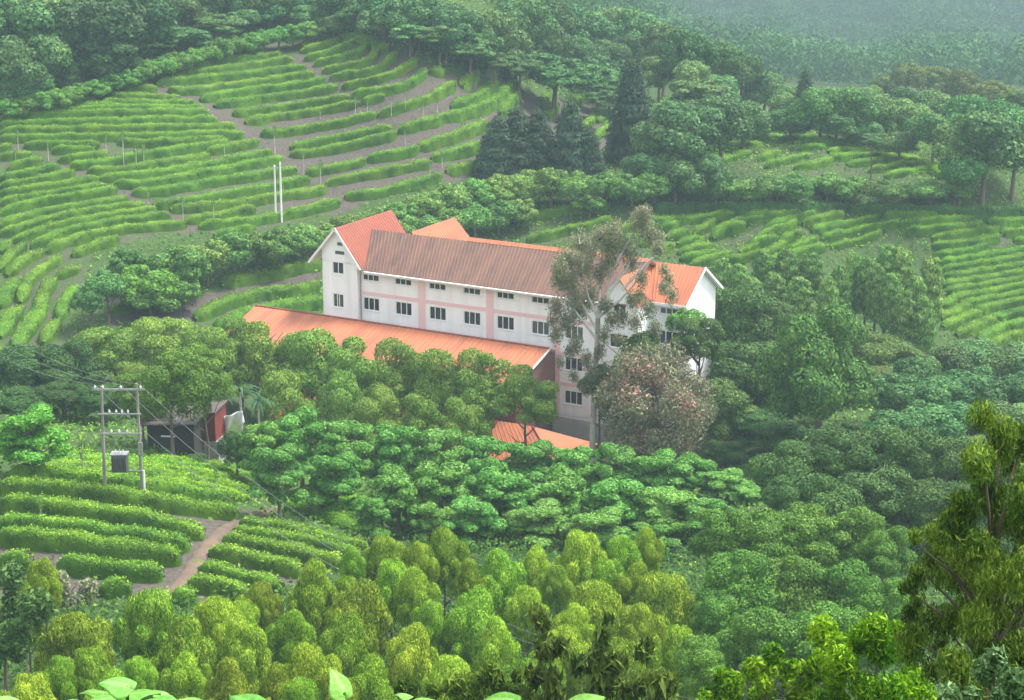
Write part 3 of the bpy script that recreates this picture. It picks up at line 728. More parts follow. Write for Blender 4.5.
def roof(name, mat, a, b_, c, d, rib=.45, amp=.05, th=.14, n=None, label=None, parent=hotel):
    """ribbed sheet: a-b along the eave, d-c along the ridge; ribs run from eave to ridge"""
    a, b_, c, d = map(Vector, (a, b_, c, d)); mb = MB()
    L = max((b_ - a).length, (c - d).length); n = max(2, int(L / rib)); nr = (b_ - a).cross(d - a).normalized()
    if nr.z < 0: nr = -nr
    us = []
    for i in range(n): us += [(i + 0.0) / n, (i + .62) / n, (i + .72) / n, (i + .9) / n]
    us.append(1.0); off = [0, 0, amp, amp] * n + [0]
    bot, top = [], []
    for u, o_ in zip(us, off):
        bot.append(a.lerp(b_, u) + nr * o_); top.append(d.lerp(c, u) + nr * o_)
    for i in range(len(us) - 1): mb.poly([bot[i], bot[i + 1], top[i + 1], top[i]])
    q = [p - nr * th for p in (a, b_, c, d)]
    mb.poly([q[3], q[2], q[1], q[0]], 1); P = [a, b_, c, d]
    for i in range(4): j = (i + 1) % 4; mb.poly([P[i], q[i], q[j], P[j]])
    return hpart(name, mb, [mat, M['trim']], label, parent)
ms = .68
roof('roof', M['roof_brown'], (-24.7, -.75, .30), (8.2, -.75, .30), (8.2, 5.1, 3.80), (-27.6, 5.1, 3.80), label='weathered brown main roof slope')
roof('ridge_band', M['roof_orange'], (-14.6, 5.02, 3.80), (8.2, 5.02, 3.80), (8.2, 5.55, 4.14), (-14.6, 5.55, 4.14), label='orange strip along the ridge')
roof('rear_roof', M['roof_red'], (8.2, 11.6, .0), (-14.6, 11.6, .0), (-14.6, 5.57, 4.12), (8.2, 5.57, 4.12))
roof('rear_roof', M['roof_red'], (-14.62, 11.6, .0), (-25.2, 11.6, .0), (-27.6, 5.12, 3.78), (-14.62, 5.12, 3.78))
f = MB(); f.box((-24.6, -.83, .06), (5.2, -.755, .32)); f.box((-24.6, -.93, .20), (5.2, -.832, .31)); hpart('fascia', f, M['trim'])
# left wing roof, its rakes
A0, A1 = -1.1, 10.9
def at_s(s): return AP[1] - (1.315 if s > AP[0] else 1.135) * abs(s - AP[0])
roof('wing_roof', M['roof_red'], (-24.92, A0, at_s(-24.92)), (-24.92, A1, at_s(-24.92)), (AP[0], A1, AP[1]), (AP[0], A0, AP[1]), label='faded red right slope of the left wing')
roof('wing_roof', M['roof_red'], (-32.15, A0, at_s(-32.15)), (-32.15, A1, at_s(-32.15)), (AP[0], A1, AP[1]), (AP[0], A0, AP[1]))
def rake(s0, z0, s1, z1, k, w=.26, t=.07):
    m = MB(); d = Vector((s1 - s0, 0, z1 - z0)).normalized(); n_ = Vector((d.z, 0, -d.x)); n_ = n_ if n_.z < 0 else -n_
    p, q = Vector((s0, 0, z0)), Vector((s1, 0, z1)); P = [p, q, q + n_ * w, p + n_ * w]
    A = [v + Vector((0, k - t, .06)) for v in P]; B_ = [v + Vector((0, k - .004, .06)) for v in P]
    m.poly(A); m.poly(B_[::-1])
    for i in range(4): j = (i + 1) % 4; m.poly([A[i], B_[i], B_[j], A[j]])
    hpart('rake_board', m, M['trim'])
rake(-32.2, at_s(-32.2), AP[0], AP[1], A0); rake(AP[0], AP[1], -24.88, at_s(-24.88), A0)
# rear stair wing
RZ, RS = 3.95, -22.25
b = MB(); b.poly([(-24.2, 11, ZB), (-24.2, 15, ZB), (-24.2, 15, 1.7), (-24.2, 11, 1.7)]); b.poly([(-20.3, 11, ZB), (-20.3, 11, 1.7), (-20.3, 15, 1.7), (-20.3, 15, ZB)])
b.poly([(-24.2, 14.8, ZB), (-24.2, 14.8, 1.7), (RS, 14.8, 3.8), (-20.3, 14.8, 1.7), (-20.3, 14.8, ZB)]); hpart('wing_wall', b, M['white'])
roof('wing_roof', M['roof_orange'], (-19.9, 5.6, 1.45), (-19.9, 15.3, 1.45), (RS, 15.3, RZ), (RS, 5.6, RZ), label='orange roof slope rising behind the ridge')
roof('wing_roof', M['roof_orange'], (-24.6, 5.6, 1.45), (-24.6, 15.3, 1.45), (RS, 15.3, RZ), (RS, 5.6, RZ))
# right projecting gable
ww = [(7.4, -.5, 'wing'), (7.4, -3.7, 'std'), (7.4, -7.2, 'std')]
b = MB(); facade(b, 5.2, 9.6, ZB, .3, k0, [hole(*w) for w in ww])
b.poly([(5.2, k0, .3), (9.6, k0, .3), (7.4, k0, 3.1)]); b.poly([(5.2, k0, ZB), (5.2, k0, .3), (5.2, 0, .3), (5.2, 0, ZB)]); b.poly([(9.6, k0, ZB), (9.6, 3.2, ZB), (9.6, 3.2, .3), (9.6, k0, .3)])
hpart('wing_wall', b, M['white'])
for s, z, t in ww: put_window(s, z, t, k0)
sg = (3.3 - .15) / 2.5
roof('wing_roof', M['roof_orange'], (9.75, -.8, .25), (9.75, 4.5, .25), (7.4, 7.2, 3.25), (7.4, -.8, 3.25))
roof('wing_roof', M['roof_orange'], (5.05, -.8, .25), (5.05, 6.5, .25), (7.4, 7.2, 3.25), (7.4, -.8, 3.25))
# right end block with its gable to the side
E1 = 13.2
b = MB(); hl = [hole(11.5, -.75, 'strip'), hole(11.5, -3.7, 'std'), hole(11.5, -7.2, 'std')]
facade(b, 9.6, E1, ZB, .25, 3.1, hl)
b.poly([(E1, 3.1, ZB), (E1, 11.6, ZB), (E1, 11.6, .55), (E1, 7.3, 3.25), (E1, 3.1, .55)]); b.poly([(9.6, 11.6, ZB), (9.6, 11.6, .5), (E1, 11.6, .5), (E1, 11.6, ZB)])
hpart('end_wall', b, M['white'])
for s, z, t in ((11.5, -.75, 'strip'), (11.5, -3.7, 'std'), (11.5, -7.2, 'std')): put_window(s, z, t, 3.1)
roof('end_roof', M['roof_orange'], (8.0, 2.4, .22), (E1 + .55, 2.4, .22), (E1 + .55, 7.3, 3.42), (5.3, 7.3, 3.42), label='orange roof of the right end block')
roof('end_roof', M['roof_orange'], (5.3, 12.2, .22), (E1 + .55, 12.2, .22), (E1 + .55, 7.3, 3.42), (5.3, 7.3, 3.42))
for ka, kb in ((2.35, 7.3), (7.3, 12.25)):
    za, zb_ = (.2, 3.43) if ka < 7 else (3.43, .2)
    m = MB(); P = [(ka, za), (kb, zb_), (kb, zb_ - .3), (ka, za - .3)]
    m.poly([(E1 + .62, k, z + .07) for k, z in P]); m.poly([(E1 + .555, k, z + .07) for k, z in P][::-1])
    for i in range(4):
        j = (i + 1) % 4; m.poly([(E1 + .62, P[i][0], P[i][1] + .07), (E1 + .555, P[i][0], P[i][1] + .07), (E1 + .555, P[j][0], P[j][1] + .07), (E1 + .62, P[j][0], P[j][1] + .07)])
    hpart('rake_board', m, M['trim'])
f = MB(); f.box((9.7, 2.32, -.05), (E1 + .5, 2.395, .24)); hpart('fascia', f, M['trim'])
# pink bands and pilasters
for z, hh in ((-2.42, .42), (-6.1, .3), (-9.55, .36)):
    for s0, s1 in ((-25.4, -17.95), (-17.05, -9.15), (-8.25, -.85), (.05, 5.1)):
        p = MB(); p.box((s0, -.045, z - hh/2), (s1, .01, z + hh/2)); hpart('pink_band', p, M['pink'])
for s in (-17.5, -8.7, -.4):
    p = MB(); p.box((s - .45, -.06, ZB), (s + .45, .01, .05)); hpart('pilaster', p, M['pink'])
p = MB(); p.box((-.1, -1.4, ZB), (9.4, -.62, -12.9)); hpart('plinth', p, M['grey'])

# low building with the long orange roof in front of the hotel
low = link('annex', None, loc=HP, rotz=-TH)
tag(low, 'low brown-walled building with a long bright orange roof in front of the white building', 'building')
roof('roof', M['roof_orange'], (-39.0, -9.6, -7.45), (-.1, -9.6, -7.45), (-.1, -2.2, -5.15), (-39.0, -2.2, -5.15), label='long orange front slope', parent=low, rib=.6, amp=.03)
roof('roof', M['roof_orange'], (-39.0, -.75, -5.75), (-.1, -.75, -5.75), (-.1, -2.2, -5.15), (-39.0, -2.2, -5.15), parent=low, rib=.6, amp=.03)
b = MB(); b.poly([(-.45, -9.0, ZB), (-.45, -.2, ZB), (-.45, -.2, -6.0), (-.45, -2.2, -5.35), (-.45, -9.0, -7.45)]); b.poly([(-38.6, -9, ZB), (-.45, -9, ZB), (-.45, -9, -7.45), (-38.6, -9, -7.45)])
b.poly([(-38.6, -9, ZB), (-38.6, -9, -7.45), (-38.6, -2.2, -5.35), (-38.6, -.7, -6), (-38.6, -.7, ZB)]); hpart('wall', b, M['brownwall'], parent=low)
m = MB(); P = [(-9.65, -7.45), (-2.2, -5.13), (-2.2, -5.36), (-9.65, -7.68)]
m.poly([(-.02, k, z) for k, z in P]); m.poly([(-.095, k, z) for k, z in P][::-1])
for i in range(4): j = (i + 1) % 4; m.poly([(-.02, *P[i]), (-.095, *P[i]), (-.095, *P[j]), (-.02, *P[j])])
hpart('rake_board', m, M['trim'], parent=low)
m = MB(); m.tube([(-39, -2.2, -5.1), (-.1, -2.2, -5.1)], [.11, .11], 8); hpart('ridge_cap', m, M['roof_red'], parent=low)

# lower hipped roof further down
lod = link('pavilion', None, loc=HP, rotz=-TH)
tag(lod, 'lower pavilion with a hipped orange roof seen under the tree crowns', 'building')
roof('roof', M['roof_orange'], (-29, -15.2, -13.7), (7.8, -15.2, -13.7), (2.4, -10.6, -11.2), (-26, -10.6, -11.2), parent=lod, amp=.03, rib=.6)
roof('roof', M['roof_orange'], (-29, -6.2, -13.5), (7.8, -6.2, -13.5), (2.4, -10.6, -11.2), (-26, -10.6, -11.2), parent=lod, amp=.03, rib=.6)
hm = MB(); hm.poly([(7.8, -15.2, -13.7), (7.8, -6.2, -13.5), (2.4, -10.6, -11.2)]); hpart('hip', hm, M['roof_orange'], parent=lod)
m = MB(); m.tube([(2.4, -10.6, -11.15), (7.8, -15.2, -13.65)], [.1, .1], 6); hpart('hip_cap', m, M['roof_red'], parent=lod)
b = MB(); b.box((-27.5, -13.7, -19.5), (6.6, -7.2, -13.55)); hpart('wall', b, M['brownwall'], parent=lod)

# ------------------------------------------------------------------ sheds at the left
def shed_frame(pxl, pyl, D):
    p = at(pxl, pyl, D); return Vector((p.x, p.y, float(terrain(p.x, p.y))))
o0 = shed_frame(172, 466, 165.0); sc = 165.0 / F * 1.02
barn = link('shed', None, loc=o0, rotz=-.12); tag(barn, 'dark timber shed with a low rusty roof behind the transformer poles', 'shed')
W2 = 24 * sc; zz = at(172, 421, 165).z - o0.z
b = MB(); b.box((-W2, 0, -.8), (W2, 5, zz)); b.box((-W2 - .02, -.08, -.8), (-W2 + .22, -.003, zz)); b.box((W2 - .3, -.1, -.8), (W2 + .1, -.003, zz)); hpart('wall', b, M['dark_timber'], parent=barn)
b = MB(); b.box((-10 * sc, -.06, zz * .47), (5 * sc, -.004, zz * .47 + .14)); hpart('board', b, M['polew'], 'narrow white board', barn)
roof('roof', M['tin'], (-W2 - .8, -1.0, zz - .15), (W2 + .5, -1.0, zz + .1), (W2 + .5, 5.4, zz + .1), (-W2 - .8, 5.4, zz - .05), parent=barn, rib=.3, amp=.03)
o0 = shed_frame(208, 462, 168.0)
rs = link('red_hut', None, loc=o0, rotz=-.2); tag(rs, 'small hut with a red upper wall over pale blocks beside the dark shed', 'hut')
zt = at(206, 410, 168).z - o0.z; zm = at(206, 441, 168).z - o0.z
b = MB(); b.box((-.75, 0, zm), (.85, 3, zt)); hpart('upper_wall', b, M['red'], parent=rs)
b = MB(); b.box((-.78, -.03, -.6), (1.1, 3.03, zm - .004)); hpart('lower_wall', b, M['block'], parent=rs)
roof('roof', M['tin'], (-1.6, -.6, zt - .1), (1.1, -.6, zt - .02), (1.1, 3.3, zt + .15), (-1.6, 3.3, zt + .1), parent=rs, rib=.3, amp=.02)
# white sheet over the frame beside the hut
p0 = at(222, 424, 170); p1 = at(243, 411, 170)
n = 14; V = []; Q = []
for j in range(7):
    for i in range(n):
        u = i / (n - 1); w_ = j / 6
        V.append((p0.x + (p1.x - p0.x) * u, p0.y + .25 * math.sin(u * 11 + w_ * 2) + w_ * .5, p0.z + (p1.z - p0.z) * u * .6 + .6 - w_ * (1.25 + .25 * math.sin(u * 9))))
for j in range(6):
    for i in range(n - 1): Q.append((j * n + i, j * n + i + 1, (j + 1) * n + i + 1, (j + 1) * n + i))
ts = mesh_np('tarpaulin', V, Q, [M['tarp']], smooth=True)
o = link('tarpaulin', ts); md = o.modifiers.new('t', 'SOLIDIFY'); md.thickness = .03
tag(o, 'white sheet hung up between the palms beside the red hut', 'tarpaulin')

# ------------------------------------------------------------------ transformer structure
q0 = on_ground(105, 497)[0]; q1 = on_ground(143, 492)[0]
DP = float(q0[1]); 
A = at(105, 497, DP); B = at(143, 500, DP)
s_ = DP * 1.03 / F
tp = link('pole_structure', None, loc=A); tag(tp, 'grey H-shaped pair of concrete power poles with crossarms on the near tea slope', 'power pole')
Bx = B.x - A.x
for x, zt_, lean in ((0, 119 * s_, .25), (Bx, 122 * s_, .12)):
    z0 = float(terrain(A.x + x, DP)) - A.z - .4
    b = MB(); b.tube([(x, 0, z0), (x + lean * (1 if x == 0 else -.1), 0, zt_)], [.15, .10], 10); hpart('pole', b, M['pole'], parent=tp)
def arm(y, x0, x1, t=.13):
    b = MB(); z = (497 - y) * s_; b.box(((x0 - 105) * s_, -.22, z - t/2), ((x1 - 105) * s_, -.10, z + t/2)); hpart('crossarm', b, M['steel'], parent=tp); return z
z1 = arm(381, 99, 152); z2 = arm(407, 103, 147); z3 = arm(428, 103, 147); z4 = arm(468, 110, 146)
def insulator(x, z, h=.32):
    b = MB(); b.tube([(x, -.16, z), (x, -.16, z + h*.25), (x, -.16, z + h*.3), (x, -.16, z + h*.6), (x, -.16, z + h*.65), (x, -.16, z + h)], [.03, .03, .09, .09, .06, .03], 8); hpart('insulator', b, M['porcelain'], parent=tp)
for y_, xs in ((z1, (102, 110, 128, 148)), (z2, (115, 122, 128, 134)), (z3, (116, 124, 132))):
    for x in xs: insulator((x - 105) * s_, y_ + .06)
b = MB(); b.tube([(Bx + .22, -.2, -.5), (Bx + .22, -.2, 30 * s_)], [.075, .075], 8); hpart('conduit', b, M['polew'], 'white pipe at the foot of the right pole', tp)
b = MB(); b.box((Bx - .1, -.35, 46 * s_), (Bx + .25, -.2, 60 * s_)); hpart('switch_box', b, M['steel'], parent=tp)
for x in (118, 124, 130):
    b = MB(); b.tube([((x - 105) * s_, -.16, z3), ((x - 105) * s_ + .05, -.3, z3 - .9), ((121 + (x - 124) * .5 - 105) * s_, -.4, z4 + 1.75)], [.02, .02, .02], 5); hpart('lead', b, M['cable'], parent=tp)
tf = link('transformer', None, loc=A + Vector(((123.5 - 105) * s_, -.35, z4 + .07))); tag(tf, 'dark grey transformer box with ribbed sides mounted low between the H-shaped poles', 'transformer')
b = MB(); b.box((-.6, -.4, 0), (.6, .4, 1.4)); hpart('tank', b, M['trafo'], parent=tf)
for i in range(9):
    b = MB(); x = -.55 + i * .1375; b.box((x - .025, -.56, .15), (x + .025, -.402, 1.25)); hpart('fin', b, M['trafo'], parent=tf)
b = MB(); b.box((-.68, -.48, 1.402), (.68, .48, 1.52)); hpart('lid', b, M['steel'], parent=tf)
for x in (-.3, 0, .3):
    b = MB(); b.tube([(x, 0, 1.52), (x, 0, 1.66), (x, 0, 1.68), (x, 0, 1.8)], [.08, .08, .05, .03], 8); hpart('bushing', b, M['porcelain'], parent=tf)
def cable(p, q, sag, label, r_=.017):
    b = MB(); pts = []
    for i in range(33):
        t = i / 32; v = Vector(p).lerp(Vector(q), t); v.z -= sag * 4 * t * (1 - t); pts.append(v)
    b.tube(pts, [r_] * 33, 5); o = link('power_cable', b.mesh('power_cable', M['cable'])); tag(o, label, 'cable', 'power cables at the transformer poles')
top = [A + Vector(((x - 105) * s_, -.16, z1 + .4)) for x in (102, 128, 148)]
for i, (w, x) in enumerate((('left end', 60), ('middle', 80), ('right end', 100))):
    cable(top[i], at(-60 + i * 16, 318 - i * 3, 178), 1.2, f"cable rising left over dark trees from the {w} of the top crossarm")
    cable(top[i], at(980 + i * 30, 735 - i * 4, 78), 6.5, f"cable sagging down right over tea from the {w} of the top crossarm")

# twin white poles on the hill
for px, t_, b_, lab in ((276, 165, 223, 'shorter, left one of the twin white poles on the tea hill'), (281.5, 162, 220, 'taller, right one of the twin white poles on the tea hill')):
    D = float(depth_at(278, 221)[0]); p = at(px, b_, D); zb_ = float(terrain(p.x, p.y)) - .3; zt = at(px, t_, D).z
    b = MB(); b.tube([(0, 0, zb_ - p.z), (0.05, 0, zt - p.z)], [.15, .11], 10)
    root = link('white_pole', None, loc=p); tag(root, lab, 'pole', 'twin white poles')
    hpart('shaft', b, M['polew'], parent=root)
    b = MB(); b.box((-.35, -.04, zt - p.z - .35), (.45, .04, zt - p.z - .25)); hpart('crossarm', b, M['steel'], parent=root)

# ------------------------------------------------------------------ trees
grove('tree', 'golden', 'golden trees at the front', 'golden-green domed trees in the back rank', [
 (258,578,46,-112), (312,560,62,-113), (384,531,44,-118), (391,556,48,-114), (418,538,40,-117), (444,524,46,-119), (416,566,48,-112), (499,545,58,-116), (537,545,42,-118),
 (528,582,46,-110), (581,526,58,-119), (622,531,48,-119), (648,526,34,-120), (352,545,30,-117), (470,560,36,-114), (556,562,36,-114), (604,556,40,-115), (636,560,40,-114), (345,572,36,-113), (240,596,36,-110)], bury=.3)
grove('tree', 'golden', 'golden trees at the front', 'golden-green domed trees in the front rank', [
 (42,554,42,-110), (24,582,44,-106,dict(tint=(.6,.65,.6))), (70,606,80,-104), (88,642,60,-98), (28,668,66,-93), (148,582,72,-107), (137,652,40,-97), (214,590,58,-106), (183,618,78,-101), (243,614,58,-102),
 (274,664,48,-94), (310,640,62,-97), (358,577,74,-108), (344,611,68,-102), (410,622,62,-100), (474,586,74,-107), (496,616,54,-101), (452,650,64,-95), (597,573,78,-109), (562,622,62,-99),
 (664,567,82,-110), (622,632,72,-97), (682,622,62,-99), (185,652,52,-96), (60,652,50,-97), (290,606,50,-104), (300,672,52,-92), (335,668,46,-92), (430,596,48,-107), (540,650,50,-95), (575,600,44,-105), (642,600,48,-106), (110,668,50,-93), (230,660,60,-93), (370,655,64,-94), (520,655,60,-93)], bury=.3)
grove('tree', 'belt', 'layered trees below the white building', 'blue-green layered trees just below the orange pavilion', [
 (258,424,56,-160), (300,413,72,-163), (348,424,64,-163), (395,424,66,-164), (440,432,64,-164), (484,440,64,-164), (530,443,66,-165), (575,446,64,-165), (616,449,64,-165), (656,454,64,-165), (692,457,64,-165), (728,470,58,-163), (752,487,44,-160)])
grove('tree', 'belt', 'layered trees below the white building', 'blue-green layered trees just above the golden trees', [
 (277,447,64,-147,dict(tint=(.85,.95,1.05))), (335,455,64,-149), (372,498,42,-143), (398,470,72,-148), (442,466,72,-149), (500,470,78,-148), (470,500,64,-143), (560,476,78,-148), (540,505,72,-143), (615,482,74,-148), (600,512,72,-142), (664,490,74,-147), (652,524,54,-141), (708,500,62,-145), (430,505,40,-143)])
grove('tree', 'fine', 'trees in front of the white building', 'fine-leaved yellowish trees screening the white building', [
 (112,325,78,-196), (163,320,78,-198), (214,327,70,-197), (240,319,50,-200), (262,322,76,-197), (310,324,78,-196), (354,338,72,-194), (396,345,74,-192), (440,350,74,-190), (480,354,66,-188), (526,366,68,-184,dict(ch=.95))])
grove('tree', 'fine', 'trees in front of the white building', 'shorter fine-leaved trees behind the layered trees', [
 (138,368,58,-186), (203,346,58,-163.5,dict(ch=1.2,tint=(.72,.8,.75))), (168,352,76,-161,dict(ch=1.15,tint=(.75,.82,.75))), (140,372,50,-166,dict(ch=1.1,tint=(.6,.7,.65))), (286,372,64,-187), (334,376,62,-186), (374,388,58,-184), (418,392,60,-182), (460,396,58,-180)])
grove('tree', 'dense', 'dark trees at the left edge', 'dark trees left behind the transformer poles', [
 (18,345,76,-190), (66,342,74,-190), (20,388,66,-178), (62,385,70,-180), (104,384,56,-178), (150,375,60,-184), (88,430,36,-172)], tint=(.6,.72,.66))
tree('tree', 'belt', 30, 411, 76, D=148, label='small bright green flat-topped tree on the tea left of the transformer poles', tint=(.9, 1.05, .7), ch=.75)
grove('tree', 'dense', 'wood right of the white building', 'dark trees crowding the right end of the building', [
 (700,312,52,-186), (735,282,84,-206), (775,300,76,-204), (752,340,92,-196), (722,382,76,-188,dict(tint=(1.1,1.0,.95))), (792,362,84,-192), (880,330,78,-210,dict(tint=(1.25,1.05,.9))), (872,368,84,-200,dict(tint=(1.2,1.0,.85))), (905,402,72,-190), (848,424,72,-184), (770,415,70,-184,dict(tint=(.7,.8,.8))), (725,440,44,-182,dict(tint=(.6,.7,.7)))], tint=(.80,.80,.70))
tree('tree', 'dense', 824, 307, 110, D=178, label='tallest broad pale-shooted tree standing forward in the wood right of the white building', ch=1.3, tint=(1.15, 1.25, .95))
tree('shrub', 'shrub', 686, 306, 36, D=190, label="bright green bush at the foot of the building's right white gable", cat='shrub', tint=(.9, 1.05, .8))
grove('tree', 'forest', 'trees on the far right slope', 'shaggy trees below the far right tea', [
 (922,352,50,405), (950,345,60,395), (978,340,60,390), (1004,342,60,392), (1026,340,60,392), (905,372,60,425), (935,376,66,425), (968,370,70,420), (1002,374,66,422), (1028,372,60,424), (930,405,70,450), (965,402,70,448), (1000,405,70,450), (1024,404,60,450), (900,410,60,455)], tint=(.85,.95,.9))
grove('tree', 'poplar', 'column trees', 'column-shaped trees before the far right tea', [
 (840,260,28,-226), (855,248,26,-230), (868,252,25,-228), (878,258,26,-225), (889,238,28,-232), (904,242,30,-231), (893,268,26,-224), (933,252,30,-229), (917,270,30,-225), (829,272,26,-222), (905,285,30,-222), (925,292,30,-221)], tint=(1.12,1.15,1.05))
grove('tree', 'poplar', 'rounded trees behind the gable', 'rounded pale trees beside the white gable', [
 (722,254,32,-232), (739,260,26,-229), (765,246,28,-234), (788,244,30,-234), (812,248,30,-234), (752,272,30,-226), (800,272,34,-225), (775,268,30,-228)], ch=1.7, tint=(1.05,1.1,1.))
grove('shrub', 'shrub', 'bushes beside the spur', 'bushes between the left spur and the white building', [
 (106,268,44,322,dict(tint=(.75,.85,1.0))), (126,245,40,290,dict(tint=(.7,.85,.9))), (148,262,58,312,dict(tint=(.9,1.1,.7))), (150,285,50,318,dict(tint=(.8,.75,.75))), (176,242,60,300), (178,272,44,308), (206,238,50,285), (232,232,48,280), (256,228,48,272,dict(tint=(.85,.85,.8))), (280,224,48,272,dict(tint=(.8,.75,.7))), (303,220,44,262), (90,285,34,330,dict(tint=(.7,.85,1.)))], cat='shrub')
grove('shrub', 'shrub', 'bushes behind the long roof', 'bushes in the upper rank behind the long roof', [
 (326,222,40,252), (350,211,44,246), (375,204,44,240), (400,198,44,236), (425,189,46,228), (449,181,48,222), (475,175,48,216), (500,171,48,212), (525,168,44,208), (551,168,48,208), (580,170,44,208), (605,170,44,206), (632,172,48,206), (655,165,44,204)], cat='shrub', tint=(.95,1.,.95))
grove('shrub', 'shrub', 'bushes behind the long roof', 'bushes in the lower rank touching the long roof ridge', [
 (398,218,40,252), (425,212,42,248), (450,206,42,244), (475,202,42,240), (498,198,40,232), (590,190,36,216), (518,196,40,226)], cat='shrub', tint=(.9,.95,.95))
grove('conifer', 'conifer', 'dark conifers on the crest', 'dark pointed conifers on the crest of the tea hill', [
 (498,112,56,182), (517,102,60,182), (538,104,54,182), (571,94,52,182), (590,122,36,180), (633,55,60,156), (806,66,32,132)], cat='conifer')
grove('tree', 'forest', 'trees above the terraces', 'bushy trees between conifers and knoll terrace', [
 (660,115,60,185), (690,98,76,196,dict(tint=(.95,1.05,1.05))), (722,92,64,175), (648,150,50,196), (676,150,56,206), (706,150,50,206), (700,75,60,150,dict(key='umbrella')), (745,100,50,150)], tint=(.9,1.,.98))
grove('tree', 'umbrella', 'umbrella trees on the crest', 'flat-topped trees above the tea hill', [
 (555,50,86,116), (520,52,50,99), (598,62,60,112), (470,32,52,80), (440,22,44,66), (610,85,46,120), (410,18,44,56), (494,50,44,92)], tint=(1.,1.08,1.))
grove('shrub', 'shrub', 'bushes on the knoll', 'bushes along the front of the knoll terrace', [
 (716,172,40,206), (742,178,36,206), (770,176,38,206), (798,172,40,206), (828,170,40,206), (852,175,36,206), (904,182,40,206), (932,179,42,206), (880,178,36,206,dict(tint=(.8,.7,.7))), (956,178,34,204)], cat='shrub', tint=(.88,.98,.92))
tree('tree', 'umbrella', 873, 132, 28, base=186, label='small single tree with a bare trunk standing on the knoll terrace')
grove('tree', 'forest', 'trees beyond the knoll', 'rounded trees closing off the back of the knoll terrace', [
 (765,110,44,142), (792,104,44,142), (822,84,50,142), (850,84,50,144), (880,92,50,148), (910,98,50,156), (936,108,50,168), (838,112,44,146), (866,118,44,150), (900,128,44,164), (785,92,44,132), (872,84,48,134), (905,86,50,136), (940,90,50,140), (970,92,50,150), (1000,98,52,160), (800,96,40,134), (960,122,54,196), (988,106,84,206), (1018,104,66,204), (962,150,44,206)], tint=(.9,1.02,.9))
grove('tree', 'forest', 'olive trees on the far crest', 'olive-brown trees against the hazy far hill', [
 (908,60,36,110), (936,64,36,112), (962,68,40,112), (990,78,44,112), (1016,90,44,116), (886,74,30,104)], tint=(1.25,.98,.8))
grove('tree', 'forest', 'dark wood at the upper left', 'dark wood trees above the boundary hedge', [
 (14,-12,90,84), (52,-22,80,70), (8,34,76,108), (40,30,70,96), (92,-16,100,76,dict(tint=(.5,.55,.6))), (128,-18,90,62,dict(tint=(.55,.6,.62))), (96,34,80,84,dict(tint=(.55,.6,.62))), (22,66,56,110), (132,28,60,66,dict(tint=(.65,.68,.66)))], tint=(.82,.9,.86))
tree('shrub', 'conifer', 72, 58, 32, base=96, label='cone-shaped light green bush standing up from the boundary hedge', cat='shrub', ch=1.2, tint=(1.6, 1.7, 1.2))
grove('tree', 'umbrella', 'pale trees over the boundary hedge', 'paler flat trees behind the middle of the boundary hedge', [
 (150,32,56,64), (182,24,60,58), (214,10,60,48)], tint=(1.05,1.15,1.05))
grove('tree', 'forest', 'crest wood', 'grey-green trees above the upper tea blocks', [
 (172,-10,60,36), (206,-26,64,28), (240,-20,64,26), (274,-22,64,24), (236,4,44,34), (268,0,48,30), (300,-16,60,26), (318,0,46,30), (346,-20,64,26), (334,14,40,40), (360,2,46,36), (386,-16,64,34), (384,4,46,44), (420,-10,62,44), (412,10,44,52), (450,0,60,56), (446,18,44,64)], tint=(.86,.96,.95))
grove('tree', 'forest', 'ridge wood', 'ridge wood trees dropping toward the hazy hill', [
 (486,6,62,72), (478,24,46,76), (520,-6,62,72), (516,28,50,84), (552,-4,60,74), (585,6,60,82), (548,24,46,84), (578,34,50,92), (612,4,56,88), (606,36,46,96), (640,8,54,92), (636,30,44,96), (664,20,52,98), (690,28,56,102), (660,52,46,110), (716,36,56,106), (742,52,52,112), (690,58,46,116), (766,68,50,120), (720,72,46,120), (790,84,40,126)], tint=(.9,.98,.9))
grove('shrub', 'shrub', 'boundary hedge bushes', 'bushes forming the upper left boundary hedge', [
 (4,96,32,122), (22,94,32,120), (40,90,32,116), (58,86,32,112), (76,82,32,106), (94,77,30,101), (111,72,30,96), (128,66,30,91), (145,60,30,87), (161,55,30,82), (177,50,30,77), (193,46,28,72), (208,42,28,68), (222,38,28,65), (236,34,28,61), (250,31,28,57), (264,28,28,54), (278,25,28,51), (292,22,28,48), (306,19,28,46)], cat='shrub', tint=(.85,1.02,.85), ch=.8)
grove('tree', 'dense', 'trees above the right corner', 'mid-green trees right of the golden trees', [
 (724,506,72,-121), (766,512,70,-119), (812,500,78,-121), (856,506,68,-121), (892,528,56,-117), (740,550,76,-109), (790,556,82,-109), (842,560,80,-109), (884,578,62,-105), (760,602,80,-99), (822,606,80,-99), (716,592,54,-101), (700,640,60,-89), (880,620,60,-95)], tint=(1.15,1.3,.72), ch=1.1)
grove('tree', 'dense', 'dark trees on the right', 'heavy dark trees above the right corner', [
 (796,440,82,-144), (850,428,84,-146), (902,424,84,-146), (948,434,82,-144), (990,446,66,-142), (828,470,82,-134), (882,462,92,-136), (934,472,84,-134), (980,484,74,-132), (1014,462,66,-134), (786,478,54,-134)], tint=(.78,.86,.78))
tree('shrub', 'dense', 236, 432, 34, D=161, label='dark bush between the red hut and the layered trees', cat='shrub', tint=(.7, .8, .7))
tree('shrub', 'dense', 196, 452, 24, D=160, label='low dark bush at the foot of the red hut', cat='shrub', tint=(.7, .8, .7))
tree('tree', 'pinktree', 657, 334, 142, D=178, label='wide greyish tree with pink blossom in front of the right half of the white building', ch=1.0)
tree('shrub', 'dense', 600, 362, 36, D=184, label='dark bush squeezed between the white wall and the pink blossoming tree', cat='shrub')
